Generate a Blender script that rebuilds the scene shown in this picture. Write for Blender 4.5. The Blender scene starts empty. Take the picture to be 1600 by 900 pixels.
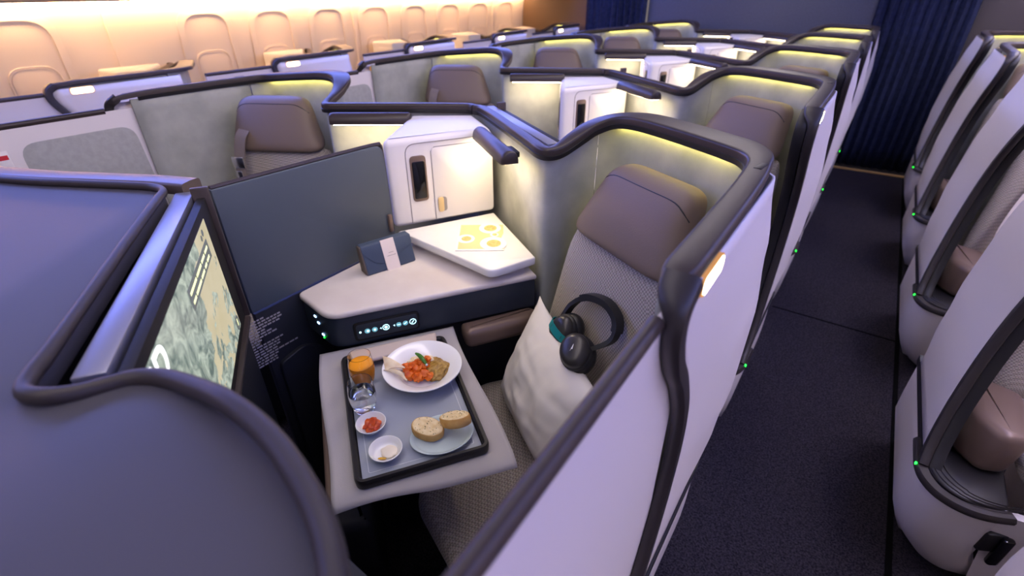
import bpy, bmesh, math, random
from mathutils import Vector, Matrix, noise
random.seed(4)
SC = bpy.context.scene
COL = SC.collection
PITCH = 1.1

# ------------------------------------------------------------------ materials
def mat(name, col, rough=.5, metal=0.0, var=0.0, vscale=20, bump=0.0, bscale=200, emit=None, estr=0, spec=.5, coat=0, trans=0, ior=1.45, col2=None, sheen=0):
    m = bpy.data.materials.new(name); m.use_nodes = True
    nt = m.node_tree; b = nt.nodes['Principled BSDF']
    b.inputs['Base Color'].default_value = (*col, 1)
    b.inputs['Roughness'].default_value = rough
    b.inputs['Metallic'].default_value = metal
    b.inputs['Specular IOR Level'].default_value = spec
    b.inputs['Coat Weight'].default_value = coat
    b.inputs['Transmission Weight'].default_value = trans
    b.inputs['IOR'].default_value = ior
    b.inputs['Sheen Weight'].default_value = sheen
    if emit:
        b.inputs['Emission Color'].default_value = (*emit, 1); b.inputs['Emission Strength'].default_value = estr
    tc = nt.nodes.new('ShaderNodeTexCoord')
    if var or col2:
        n = nt.nodes.new('ShaderNodeTexNoise'); n.inputs['Scale'].default_value = vscale; n.inputs['Detail'].default_value = 6
        r = nt.nodes.new('ShaderNodeValToRGB')
        c2 = col2 or tuple(min(1, c * (1 + var)) for c in col)
        c1 = col if col2 else tuple(c * (1 - var) for c in col)
        r.color_ramp.elements[0].color = (*c1, 1); r.color_ramp.elements[0].position = .35
        r.color_ramp.elements[1].color = (*c2, 1); r.color_ramp.elements[1].position = .65
        nt.links.new(tc.outputs['Object'], n.inputs['Vector']); nt.links.new(n.outputs['Fac'], r.inputs['Fac'])
        nt.links.new(r.outputs['Color'], b.inputs['Base Color'])
    if bump:
        n = nt.nodes.new('ShaderNodeTexNoise'); n.inputs['Scale'].default_value = bscale; n.inputs['Detail'].default_value = 3
        bp = nt.nodes.new('ShaderNodeBump'); bp.inputs['Strength'].default_value = bump; bp.inputs['Distance'].default_value = .002
        nt.links.new(tc.outputs['Object'], n.inputs['Vector']); nt.links.new(n.outputs['Fac'], bp.inputs['Height'])
        nt.links.new(bp.outputs['Normal'], b.inputs['Normal'])
    return m

def weave_mat(name, c1, c2, scale):
    m = mat(name, c1, .85, spec=.2, sheen=.2); nt = m.node_tree; b = nt.nodes['Principled BSDF']
    tc = nt.nodes.new('ShaderNodeTexCoord'); mp = nt.nodes.new('ShaderNodeMapping')
    mp.inputs['Rotation'].default_value = (0.35, 0.25, .5); mp.inputs['Scale'].default_value = (scale,) * 3
    ck = nt.nodes.new('ShaderNodeTexChecker'); ck.inputs['Scale'].default_value = 1
    ck.inputs['Color1'].default_value = (*c1, 1); ck.inputs['Color2'].default_value = (*c2, 1)
    n = nt.nodes.new('ShaderNodeTexNoise'); n.inputs['Scale'].default_value = scale * 1.5
    mx = nt.nodes.new('ShaderNodeMix'); mx.data_type = 'RGBA'; mx.blend_type = 'MULTIPLY'; mx.inputs[0].default_value = .35
    bp = nt.nodes.new('ShaderNodeBump'); bp.inputs['Strength'].default_value = .35; bp.inputs['Distance'].default_value = .002
    L = nt.links.new
    L(tc.outputs['Object'], mp.inputs['Vector']); L(mp.outputs['Vector'], ck.inputs['Vector']); L(tc.outputs['Object'], n.inputs['Vector'])
    L(ck.outputs['Color'], mx.inputs[6]); L(n.outputs['Color'], mx.inputs[7]); L(mx.outputs[2], b.inputs['Base Color'])
    L(ck.outputs['Fac'], bp.inputs['Height']); L(bp.outputs['Normal'], b.inputs['Normal'])
    return m

M = {}
M['white'] = mat('shell white', (.66, .61, .60), .42, bump=.08, bscale=350)
M['whitec'] = mat('cabinet white', (.72, .68, .66), .4)
M['groove'] = mat('groove grey', (.25, .23, .23), .6)
M['cap'] = mat('cap taupe', (.040, .029, .025), .38, spec=.38, bump=.05, bscale=500)
M['seam'] = mat('carpet seam', (.004, .004, .004), .95, spec=.05)
M['trim'] = mat('dark trim', (.026, .021, .021), .4)
M['black'] = mat('trim black', (.012, .011, .012), .4)
M['fabric'] = mat('suede wall', (.285, .295, .265), .8, col2=(.375, .375, .34), vscale=10, bump=.15, bscale=300, spec=.25)
M['fabricgrey'] = mat('felt inset', (.34, .34, .325), .9, var=.06, vscale=60, spec=.2)
M['leather'] = mat('taupe leather', (.168, .120, .088), .52, bump=.15, bscale=260)
M['weave'] = weave_mat('woven seat cloth', (.46, .405, .35), (.255, .22, .19), 200)
M['bronze'] = mat('bronze plastic', (.17, .115, .09), .38, metal=.25)
M['frame'] = mat('dark bronze frame', (.065, .05, .045), .3, metal=.35)
M['strip'] = mat('bronze strip', (.10, .075, .066), .35, metal=.3)
M['lip'] = mat('lip taupe', (.034, .027, .026), .46, spec=.35)
M['navy'] = mat('navy panel', (.022, .030, .042), .42)
M['navydark'] = mat('footwell navy', (.010, .011, .018), .6)
M['slate'] = mat('slate divider', (.066, .082, .10), .45, bump=.06, bscale=420)
M['gunmetal'] = mat('grey laminate', (.056, .053, .064), .55, spec=.35, bump=.05, bscale=420)
M['ledge'] = mat('satin ledge', (.34, .34, .42), .36, metal=.75)
M['marble'] = mat('stone top', (.60, .53, .48), .35, col2=(.66, .60, .55), vscale=9)
M['shelf'] = mat('pale stone shelf', (.74, .72, .69), .35, col2=(.78, .76, .73), vscale=12)
M['carpet'] = mat('navy carpet', (.010, .009, .013), .95, col2=(.044, .038, .046), vscale=170, bump=.9, bscale=170, spec=.1)
M['curtain'] = mat('navy curtain', (.020, .026, .058), .85, var=.25, vscale=30, spec=.15)
M['bulk'] = mat('slate bulkhead', (.07, .075, .10), .6, var=.1, vscale=80)
M['bulkbrown'] = mat('bronze bulkhead', (.14, .085, .05), .5)
M['bulkdark'] = mat('dark bulkhead', (.045, .036, .034), .6)
M['side'] = mat('sidewall cream', (.78, .66, .55), .5)
M['shade'] = mat('window shade', (.74, .61, .50), .5)
M['bin'] = mat('bin tan', (.30, .21, .13), .5)
M['ceiling'] = mat('ceiling', (.5, .5, .55), .6)
M['lampglow'] = mat('lamp diffuser', (.9, .85, .75), .5, emit=(1, .80, .50), estr=22)
M['aisleglow'] = mat('aisle light lens', (1, .9, .8), .4, emit=(1, .86, .62), estr=7)
M['amber'] = mat('amber bezel', (.55, .27, .08), .4, emit=(1, .45, .1), estr=.25)
M['green'] = mat('green led', (0, .5, .1), .4, emit=(.01, 1, .03), estr=5)
M['capglow'] = mat('cap strip light', (.8, .8, .4), .5, emit=(1, .84, .22), estr=26)
M['glassblack'] = mat('black glass', (.006, .006, .007), .08)
M['bezel'] = mat('bezel black', (.010, .009, .009), .55, spec=.3)
M['iconglow'] = mat('icon glow', (.3, .6, .7), .5, emit=(.45, .9, 1), estr=1.6)
M['icondim'] = mat('icon pad', (.12, .25, .30), .5, emit=(.2, .55, .65), estr=.35)
M['portglow'] = mat('port glow', (.2, .3, .8), .5, emit=(.35, .6, 1), estr=3)
M['chrome'] = mat('chrome', (.75, .74, .72), .2, metal=1)
M['tan'] = mat('handle tan', (.62, .45, .22), .45)
M['cloth'] = mat('table linen', (.40, .375, .375), .85, bump=.2, bscale=700, spec=.2)
M['napkin'] = mat('napkin linen', (.50, .42, .38), .85, bump=.2, bscale=700, spec=.2)
M['mat'] = mat('tray mat', (.31, .34, .40), .4, spec=.5)
M['matline'] = mat('tray mat line', (.55, .58, .62), .6)
M['porcelain'] = mat('porcelain', (.80, .80, .80), .12, coat=.4)
M['celadon'] = mat('pale blue plate', (.55, .66, .68), .15, coat=.4)
M['glass'] = mat('clear glass', (1, 1, 1), .0, trans=1, ior=1.45)
M['water'] = mat('water', (1, 1, 1), .0, trans=1, ior=1.33)
M['juice'] = mat('orange juice', (.95, .36, .01), .3, emit=(1, .4, .02), estr=0)
M['tikka'] = mat('orange curry chicken', (.58, .085, .003), .4, col2=(.74, .17, .008), vscale=60, bump=.6, bscale=120)
M['lentil'] = mat('lentil curry', (.23, .12, .02), .45, col2=(.42, .25, .05), vscale=160, bump=1, bscale=180)
M['rice'] = mat('rice', (.75, .55, .30), .6, col2=(.8, .7, .5), vscale=150, bump=1, bscale=220)
M['chili'] = mat('green chilli', (.05, .17, .02), .25)
M['flatbread'] = mat('flatbread', (.70, .54, .33), .75, col2=(.78, .68, .50), vscale=40, bump=.3, bscale=120)
M['crumb'] = mat('bread crumb', (.70, .52, .26), .8, col2=(.80, .66, .40), vscale=90, bump=.8, bscale=200)
M['herb'] = mat('herb fleck', (.08, .08, .02), .8)
M['crust'] = mat('bread crust', (.52, .27, .07), .7, col2=(.62, .38, .13), vscale=50)
M['salsa'] = mat('red relish', (.42, .035, .006), .3, col2=(.6, .09, .01), vscale=70, bump=.8, bscale=120)
M['butter'] = mat('cream spread', (.80, .72, .58), .4)
M['oil'] = mat('oil', (.65, .36, .03), .15)
M['pillow'] = mat('white pillow cotton', (.74, .70, .65), .8, bump=.1, bscale=500, spec=.2)
M['pouch'] = mat('navy pouch', (.045, .065, .105), .6, bump=.12, bscale=400)
M['pouchside'] = mat('pouch gusset', (.10, .075, .055), .6)
M['band'] = mat('paper band', (.72, .62, .56), .7)
M['ink'] = mat('ink grey', (.25, .2, .18), .7)
M['card'] = mat('menu card', (.80, .78, .74), .5)
M['cardbg'] = mat('menu print', (.78, .56, .28), .5)
M['carddish'] = mat('menu dish white', (.82, .80, .76), .5)
M['cardfood'] = mat('menu food', (.72, .33, .10), .5, col2=(.75, .55, .2), vscale=200)
M['hpblack'] = mat('headphone black', (.014, .014, .015), .45)
M['hpgrey'] = mat('headphone shell', (.045, .042, .042), .32, metal=.3)
M['teal'] = mat('teal band', (.0, .22, .23), .6)
M['hplogo'] = mat('logo white', (.8, .8, .8), .5)
M['belt'] = mat('belt webbing', (.17, .135, .115), .6, bump=.2, bscale=400)
M['blanket'] = mat('pale blanket', (.62, .54, .48), .9, bump=.3, bscale=120)
M['red'] = mat('red tab', (.5, .02, .03), .5)
M['gold'] = mat('threshold brass', (.52, .32, .10), .6)
M['duct'] = mat('placard print', (.30, .28, .30), .7)
M['text'] = mat('screen text', (1, 1, 1), .5, emit=(1, 1, .95), estr=.95)
M['textyellow'] = mat('screen caption', (1, 1, .5), .5, emit=(.62, .68, .30), estr=.7)
M['screenbar'] = mat('screen bar', (.1, .1, .1), .5, emit=(.055, .065, .055), estr=1)
M['cove'] = mat('warm cove strip', (1, .8, .6), .5, emit=(1, .60, .30), estr=34)
M['fillmid'] = mat('warm white fill strip', (.9, .9, .9), .5, emit=(1, .88, .82), estr=3.5)  # emission of the added middle fill strip
M['mood'] = mat('blue mood strip', (.3, .4, 1), .5, emit=(.20, .27, 1), estr=8.5)
M['mood2'] = mat('blue mood strip right', (.3, .4, 1), .5, emit=(.24, .30, 1), estr=2.6)
M['moodwhite'] = mat('white mood strip', (.8, .8, 1), .5, emit=(1, .86, .90), estr=9)

def screen_mat():
    m = mat('map screen', (.02, .02, .02), .25); nt = m.node_tree; b = nt.nodes['Principled BSDF']; L = nt.links.new
    tc = nt.nodes.new('ShaderNodeTexCoord'); sp = nt.nodes.new('ShaderNodeSeparateXYZ'); L(tc.outputs['UV'], sp.inputs[0])
    def nz(sc, det, dist=0):
        n = nt.nodes.new('ShaderNodeTexNoise'); n.inputs['Scale'].default_value = sc; n.inputs['Detail'].default_value = det; n.inputs['Roughness'].default_value = .6
        n.inputs['Distortion'].default_value = dist; L(tc.outputs['UV'], n.inputs['Vector']); return n.outputs['Fac']
    def op(o, a, bb):
        x = nt.nodes.new('ShaderNodeMath'); x.operation = o
        for i, v in enumerate((a, bb)):
            if isinstance(v, (int, float)): x.inputs[i].default_value = v
            else: L(v, x.inputs[i])
        return x.outputs[0]
    def ramp(f, p0, c0, p1, c1):
        r = nt.nodes.new('ShaderNodeValToRGB'); r.color_ramp.elements[0].position = p0; r.color_ramp.elements[1].position = p1
        r.color_ramp.elements[0].color = (*c0, 1); r.color_ramp.elements[1].color = (*c1, 1); L(f, r.inputs['Fac']); return r.outputs['Color']
    U, V = sp.outputs[0], sp.outputs[1]      # v runs 0 to .5
    wob = op('MULTIPLY', op('SUBTRACT', nz(6, 8), .5), .42)
    coast = op('ADD', op('SUBTRACT', op('ADD', op('MULTIPLY', V, .72), .40), U), wob)          # land at the left
    isl = op('SUBTRACT', op('SUBTRACT', nz(9, 8, .6), .47), op('MULTIPLY', V, .55))            # islands at the bottom
    land = op('GREATER_THAN', op('MAXIMUM', coast, isl), 0)
    sea = ramp(nz(3, 4), .3, (.33, .285, .175), .7, (.39, .35, .25))
    ter = ramp(nz(11, 9, 1.8), .36, (.075, .10, .09), .66, (.33, .37, .31))
    mx = nt.nodes.new('ShaderNodeMix'); mx.data_type = 'RGBA'
    L(land, mx.inputs[0]); L(sea, mx.inputs[6]); L(ter, mx.inputs[7])
    L(mx.outputs[2], b.inputs['Emission Color']); b.inputs['Emission Strength'].default_value = 1.0
    return m
M['screen'] = screen_mat()

# ------------------------------------------------------------------ mesh helpers
def ident(p): return p
TF = ident; FLIP = False; OFF = Vector((0, 0, 0))

def thing(name, label, cat, loc, group=None):
    o = bpy.data.objects.new(name, None); COL.objects.link(o); o.empty_display_size = .05
    o.location = Vector(TF(loc)) + OFF
    o['label'] = label; o['category'] = cat
    if group: o['group'] = group
    return o
def tag(o, label, cat, group=None, kind=None):
    o['label'] = label; o['category'] = cat
    if group: o['group'] = group
    if kind: o['kind'] = kind
    return o

def root_loc(o):
    v = Vector((0, 0, 0))
    while o is not None: v += o.location; o = o.parent
    return v

def mk(name, V, F, m, parent=None, sharp=35, origin=None, uv=None):
    """world-space verts, mapped through TF; parented without rotation"""
    P = [Vector(TF(tuple(v))) + OFF for v in V]
    if parent is not None: o0 = root_loc(parent)
    elif origin is not None: o0 = Vector(TF(origin)) + OFF
    else:
        lo = Vector((min(p.x for p in P), min(p.y for p in P), min(p.z for p in P))); hi = Vector((max(p.x for p in P), max(p.y for p in P), max(p.z for p in P)))
        o0 = Vector(((lo.x + hi.x) / 2, (lo.y + hi.y) / 2, lo.z))
    me = bpy.data.meshes.new(name)
    F2 = [tuple(reversed(f)) for f in F] if FLIP else F
    me.from_pydata([p - o0 for p in P], [], F2)
    if uv:
        l = me.uv_layers.new(name='UVMap')
        for lp in me.loops: l.data[lp.index].uv = uv[lp.vertex_index]
    me.materials.append(m if not isinstance(m, str) else M[m])
    me.shade_smooth(); me.set_sharp_from_angle(angle=math.radians(sharp))
    o = bpy.data.objects.new(name, me); COL.objects.link(o)
    if parent is not None: o.parent = parent
    else: o.location = o0
    return o

class Acc:
    def __init__(s): s.V = []; s.F = []
    def add(s, VF):
        n = len(s.V); s.V += [tuple(v) for v in VF[0]]; s.F += [tuple(i + n for i in f) for f in VF[1]]; return s
    def vf(s): return s.V, s.F

def frombm(bm):
    bmesh.ops.recalc_face_normals(bm, faces=bm.faces)
    bm.verts.ensure_lookup_table(); bm.verts.index_update()
    r = [tuple(v.co) for v in bm.verts], [tuple(v.index for v in f.verts) for f in bm.faces]
    bm.free(); return r

def box(c, s, bev=0.0, seg=2, rz=0, R=None):
    bm = bmesh.new(); bmesh.ops.create_cube(bm, size=1)
    bmesh.ops.scale(bm, vec=s, verts=bm.verts)
    if bev: bmesh.ops.bevel(bm, geom=bm.edges[:], offset=bev, segments=seg, affect='EDGES', profile=.5)
    if R is not None: bmesh.ops.transform(bm, matrix=R.to_4x4(), verts=bm.verts)
    elif rz: bmesh.ops.rotate(bm, matrix=Matrix.Rotation(rz, 3, 'Z'), verts=bm.verts)
    bmesh.ops.translate(bm, vec=c, verts=bm.verts)
    return frombm(bm)

def rnd_poly(pts, r, seg=6):
    """round polygon corners; r may be a list"""
    out = []; n = len(pts)
    for i in range(n):
        p = Vector(pts[i]); a = Vector(pts[i - 1]); b = Vector(pts[(i + 1) % n])
        ri = r[i] if isinstance(r, (list, tuple)) else r
        if ri <= 0: out.append(tuple(p)); continue
        da = (a - p); db = (b - p); l = min(ri, da.length * .49, db.length * .49)
        q0 = p + da.normalized() * l; q1 = p + db.normalized() * l
        for k in range(seg + 1):
            t = k / seg
            out.append(tuple(q0 * (1 - t) ** 2 + p * 2 * t * (1 - t) + q1 * t * t))
    return out

def area(p): return sum(p[i - 1][0] * p[i][1] - p[i][0] * p[i - 1][1] for i in range(len(p))) / 2

def prism(poly, z0, z1, bev=0.0, seg=3, bot=None):
    """extruded 2-D polygon; rounded top and bottom rim of size bev; bot: alternative bottom polygon (same count)"""
    poly = [tuple(p) for p in poly]
    if area(poly) < 0:
        poly = poly[::-1]; bot = bot[::-1] if bot else None
    n = len(poly); rings = []
    def inset(pl, d):
        out = []
        for i in range(n):
            a = Vector(pl[i - 1]); p = Vector(pl[i]); b = Vector(pl[(i + 1) % n])
            e0 = (p - a); e1 = (b - p)
            if e0.length < 1e-9: e0 = e1
            if e1.length < 1e-9: e1 = e0
            n0 = Vector((-e0.y, e0.x)).normalized(); n1 = Vector((-e1.y, e1.x)).normalized()
            m = (n0 + n1)
            m = m / max(.35, m.length_squared) * 2 if m.length > 1e-6 else n0
            if m.length > 2: m = m.normalized() * 2
            out.append(p + m * d)
        return out
    bp = bot or poly
    if bev:
        for k in range(seg + 1):
            a = math.pi / 2 * k / seg
            rings.append([(q[0], q[1], z0 + bev * (1 - math.sin(a))) for q in inset(bp, bev * (1 - math.cos(math.pi / 2 - (math.pi / 2 - a))) if False else bev * (1 - math.sin(a)) * 0 + bev * (1 - math.sin(a)))] if False else
                         [(q[0], q[1], z0 + bev * (1 - math.cos(a))) for q in inset(bp, bev * (1 - math.sin(a)))])
        for k in range(seg + 1):
            a = math.pi / 2 * k / seg
            rings.append([(q[0], q[1], z1 - bev * (1 - math.sin(a))) for q in inset(poly, bev * (1 - math.cos(a)))])
    else:
        rings = [[(p[0], p[1], z0) for p in bp], [(p[0], p[1], z1) for p in poly]]
    V = [v for r in rings for v in r]; F = []
    for k in range(len(rings) - 1):
        for i in range(n):
            j = (i + 1) % n
            F.append((k * n + i, k * n + j, (k + 1) * n + j, (k + 1) * n + i))
    F.append(tuple(range(n - 1, -1, -1))); F.append(tuple((len(rings) - 1) * n + i for i in range(n)))
    return V, F

def catmull(pts, k=6, closed=False):
    P = [Vector(p) for p in pts]; out = []; n = len(P)
    for i in range(n if closed else n - 1):
        p0 = P[(i - 1) % n] if (closed or i > 0) else P[0] * 2 - P[1]
        p1 = P[i]; p2 = P[(i + 1) % n]
        p3 = P[(i + 2) % n] if (closed or i + 2 < n) else P[-1] * 2 - P[-2]
        for s in range(k):
            t = s / k
            out.append(.5 * ((2 * p1) + (p2 - p0) * t + (2 * p0 - 5 * p1 + 4 * p2 - p3) * t * t + (3 * p1 - p0 - 3 * p2 + p3) * t ** 3))
    if not closed: out.append(P[-1])
    return out

def sweep(path, prof, ref=(0, 0, 1), closed=False, caps=True, fixed=None):
    """prof: list of (p,q) or function(i, n, P)->list. a = t x ref (right of travel), b = a x t"""
    P = [Vector(p) for p in path]; n = len(P); V = []; F = []; ref = Vector(ref)
    m = None
    for i in range(n):
        if closed: t = P[(i + 1) % n] - P[i - 1]
        else: t = P[min(i + 1, n - 1)] - P[max(i - 1, 0)]
        t = t.normalized()
        a = t.cross(ref)
        if a.length < 1e-5: a = Vector((1, 0, 0))
        a.normalize(); b = a.cross(t).normalized()
        # mitre
        pr = prof(i, n, P[i]) if callable(prof) else prof
        if fixed: b = Vector(fixed)
        m = len(pr)
        for (p, q) in pr: V.append(tuple(P[i] + a * p + b * q))
    for i in range(n if closed else n - 1):
        for k in range(m):
            k2 = (k + 1) % m; i2 = (i + 1) % n
            F.append((i * m + k, i * m + k2, i2 * m + k2, i2 * m + k))
    if caps and not closed:
        F.append(tuple(range(m - 1, -1, -1))); F.append(tuple((n - 1) * m + k for k in range(m)))
    bm = bmesh.new(); vs = [bm.verts.new(v) for v in V]
    for f in F:
        try: bm.faces.new([vs[i] for i in f])
        except ValueError: pass
    return frombm(bm)

def circ(r, n=10): return [(r * math.cos(2 * math.pi * k / n), r * math.sin(2 * math.pi * k / n)) for k in range(n)]
def tube(path, r, n=10, closed=False): return sweep(path, circ(r, n), closed=closed)

def dome(w_in, w_out, top, bot, n=4, r=.007):
    """rail section: p from -w_out..w_in, flat top with rounded edges"""
    r = min(r, (w_in + w_out) / 2.01, (top - bot) * .9)
    A = [(w_in - r + r * math.cos(a), top - r + r * math.sin(a)) for a in [math.pi / 2 * k / n for k in range(n + 1)]]
    B = [(-w_out + r + r * math.cos(a), top - r + r * math.sin(a)) for a in [math.pi / 2 + math.pi / 2 * k / n for k in range(n + 1)]]
    return [(w_in, bot)] + A + [((w_in - w_out) / 2, top + .0012)] + B + [(-w_out, bot)]

def lathe(prof, c, seg=40, sx=1, sy=1, rz=0):
    V = []; F = []; n = len(prof)
    for k in range(seg):
        a = 2 * math.pi * k / seg
        for (r, z) in prof:
            x = r * math.cos(a) * sx; y = r * math.sin(a) * sy
            V.append((c[0] + x * math.cos(rz) - y * math.sin(rz), c[1] + x * math.sin(rz) + y * math.cos(rz), c[2] + z))
    for k in range(seg):
        k2 = (k + 1) % seg
        for i in range(n - 1): F.append((k * n + i, k2 * n + i, k2 * n + i + 1, k * n + i + 1))
    bm = bmesh.new(); vs = [bm.verts.new(v) for v in V]
    for f in F: bm.faces.new([vs[i] for i in f])
    bmesh.ops.remove_doubles(bm, verts=bm.verts, dist=1e-5)
    bmesh.ops.holes_fill(bm, edges=[e for e in bm.edges if e.is_boundary], sides=0) if False else None
    return frombm(bm)

def blob(c, s, seed, amp=.2, sub=3, R=None, fr=1.3):
    bm = bmesh.new(); bmesh.ops.create_icosphere(bm, subdivisions=sub, radius=1)
    for v in bm.verts:
        d = 1 + amp * noise.noise(v.co * fr + Vector((seed * 7.3, seed * 3.1, seed)))
        p = v.co * d; p = Vector((p.x * s[0], p.y * s[1], p.z * s[2]))
        v.co = (R @ p if R else p) + Vector(c)
    return frombm(bm)

def pad(fr, hw0, hw1, z0, z1, dep, thick, bulge=.25, n=18, c=.10, pw=8, cx0=0, cx1=0):
    """upholstered pad in a seat frame fr(u,v,z): bottom half width hw0 at z0 depth dep[0]; top hw1 at z1 depth dep[1]; thick towards -v"""
    V = []; F = []
    for side in (0, 1):
        for j in range(n + 1):
            for i in range(n + 1):
                s = -1 + 2 * i / n; t = -1 + 2 * j / n
                s = math.copysign(1 - (1 - abs(s)) ** 1.7, s); t = math.copysign(1 - (1 - abs(t)) ** 1.7, t)
                s2 = s * (1 - c * abs(t) ** 7); t2 = t * (1 - c * .8 * abs(s) ** 7)
                k = (t2 + 1) / 2
                hw = hw0 + (hw1 - hw0) * k; z = z0 + (z1 - z0) * k; d = dep[0] + (dep[1] - dep[0]) * k; cx = cx0 + (cx1 - cx0) * k
                e = max(0, (1 - abs(s) ** pw)) * max(0, (1 - abs(t) ** pw)); e = e ** .5
                h = thick * .5 * e * (1 + (bulge * (1 - s * s) * (1 - t * t) if side == 0 else 0))
                V.append(fr(cx + s2 * hw, d - h if side == 0 else d + h, z))
    N = (n + 1) ** 2
    for side in (0, 1):
        for j in range(n):
            for i in range(n):
                a = side * N + j * (n + 1) + i; q = (a, a + 1, a + n + 2, a + n + 1)
                F.append(q if side == 0 else q[::-1])
    bm = bmesh.new(); vs = [bm.verts.new(v) for v in V]
    for f in F: bm.faces.new([vs[i] for i in f])
    bmesh.ops.remove_doubles(bm, verts=bm.verts, dist=1e-5)
    return frombm(bm)

def copy_tree(o, d, parent=None):
    c = o.copy(); COL.objects.link(c)
    if parent is None: c.location = o.location + Vector(d)
    else: c.parent = parent
    for ch in list(o.children): copy_tree(ch, d, c)
    return c

# ------------------------------------------------------------------ coordinate maps for the four seat columns (front-of-row-one frame)
def tf_R(p): return p
def tf_L(p):
    x, y, z = p
    if x > -.64:
        t = (x + .64) / .53; return (-2.28 - x, y + .02 + .17 * t, z * (1.011 - .036 * min(t, 1.1)))
    s = (x + 1.18) / .54
    return (-1.18 - .458 * s, y + .02 * s, z * (1 + .011 * s))
def tf_Lseat(p): return (-2.28 - p[0], p[1] + .045, p[2] + .012)
def tf_A(p):
    x, y, z = p
    ln = .08 * (1.25 - z) / .85 if z > .4 else (.08 if z > .15 else .03 + .05 * z / .15)
    return (.395 - x - max(0, ln), y - .174, z)
def tf_W(p): return (p[0] - 2.89, p[1] + .247, p[2] * .942)
def use(tf, flip):
    global TF, FLIP
    TF = tf; FLIP = flip

# plan of one suite wall (inner face, with top height)
PATH = [(-1.1785, 1.463, 1.188), (-1.145, 1.4615, 1.188), (-1.075, 1.418, 1.188), (-1.0, 1.365, 1.188), (-.84, 1.247, 1.188), (-.74, 1.172, 1.188), (-.695, 1.138, 1.188), (-.665, 1.13, 1.188), (-.645, 1.155, 1.193),
        (-.622, 1.205, 1.215), (-.588, 1.242, 1.242), (-.535, 1.258, 1.262), (-.465, 1.238, 1.272), (-.36, 1.187, 1.274), (-.26, 1.132, 1.274), (-.205, 1.098, 1.274),
        (-.168, 1.060, 1.274), (-.148, 1.00, 1.274), (-.140, .87, 1.274), (-.138, .70, 1.274), (-.138, .60, 1.273), (-.140, .505, 1.268)]
PS = catmull(PATH, 5)
def i_at(f): return int(f * 5)

def ribbon(path, zb, th, dz=-.02):
    """vertical wall following path; inner face on the path, thickness th outwards (left of travel)"""
    P = [Vector(p) for p in path]; n = len(P); V = []
    for i in range(n):
        t = P[min(i + 1, n - 1)] - P[max(i - 1, 0)]; t.z = 0; t.normalize()
        o = Vector((-t.y, t.x, 0)) * th
        z1 = P[i].z + dz
        V += [(P[i].x, P[i].y, zb), (P[i].x, P[i].y, z1), (P[i].x + o.x, P[i].y + o.y, z1), (P[i].x + o.x, P[i].y + o.y, zb)]
    F = []
    for i in range(n - 1):
        a = i * 4; b = a + 4
        for k in range(4): F.append((a + k, a + (k + 1) % 4, b + (k + 1) % 4, b + k))
    F.append((3, 2, 1, 0)); F.append((n * 4 - 4, n * 4 - 3, n * 4 - 2, n * 4 - 1))
    bm = bmesh.new(); vs = [bm.verts.new(v) for v in V]
    for f in F: bm.faces.new([vs[i] for i in f])
    return frombm(bm)

def belly(z):
    K = [(0, -.012), (.4, 0), (.6, .022), (.75, .034), (.95, .035), (1.1, .022), (1.245, .002), (1.3, 0)]
    for (a, u), (b, v) in zip(K, K[1:]):
        if a <= z <= b:
            t = (z - a) / (b - a); t = t * t * (3 - 2 * t); return u + (v - u) * t
    return 0
FRONT = catmull([(.495, 1.262), (.487, 1.235), (.492, 1.20), (.525, 1.14), (.585, 1.07), (.645, .97), (.675, .85), (.665, .70), (.62, .55), (.56, .45), (.50, .392)], 5) if False else None
FR2 = catmull([(0, .520, 1.268), (0, .488, 1.245), (0, .487, 1.205), (0, .520, 1.14), (0, .575, 1.07), (0, .630, .97), (0, .655, .85), (0, .645, .70), (0, .605, .55), (0, .555, .45), (0, .510, .395)], 5)
def front_y(z):
    for a, b in zip(FR2, FR2[1:]):
        if b.z <= z <= a.z: return a.y + (b.y - a.y) * (a.z - z) / max(1e-6, a.z - b.z)
    return FR2[0].y if z > FR2[0].z else FR2[-1].y

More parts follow.
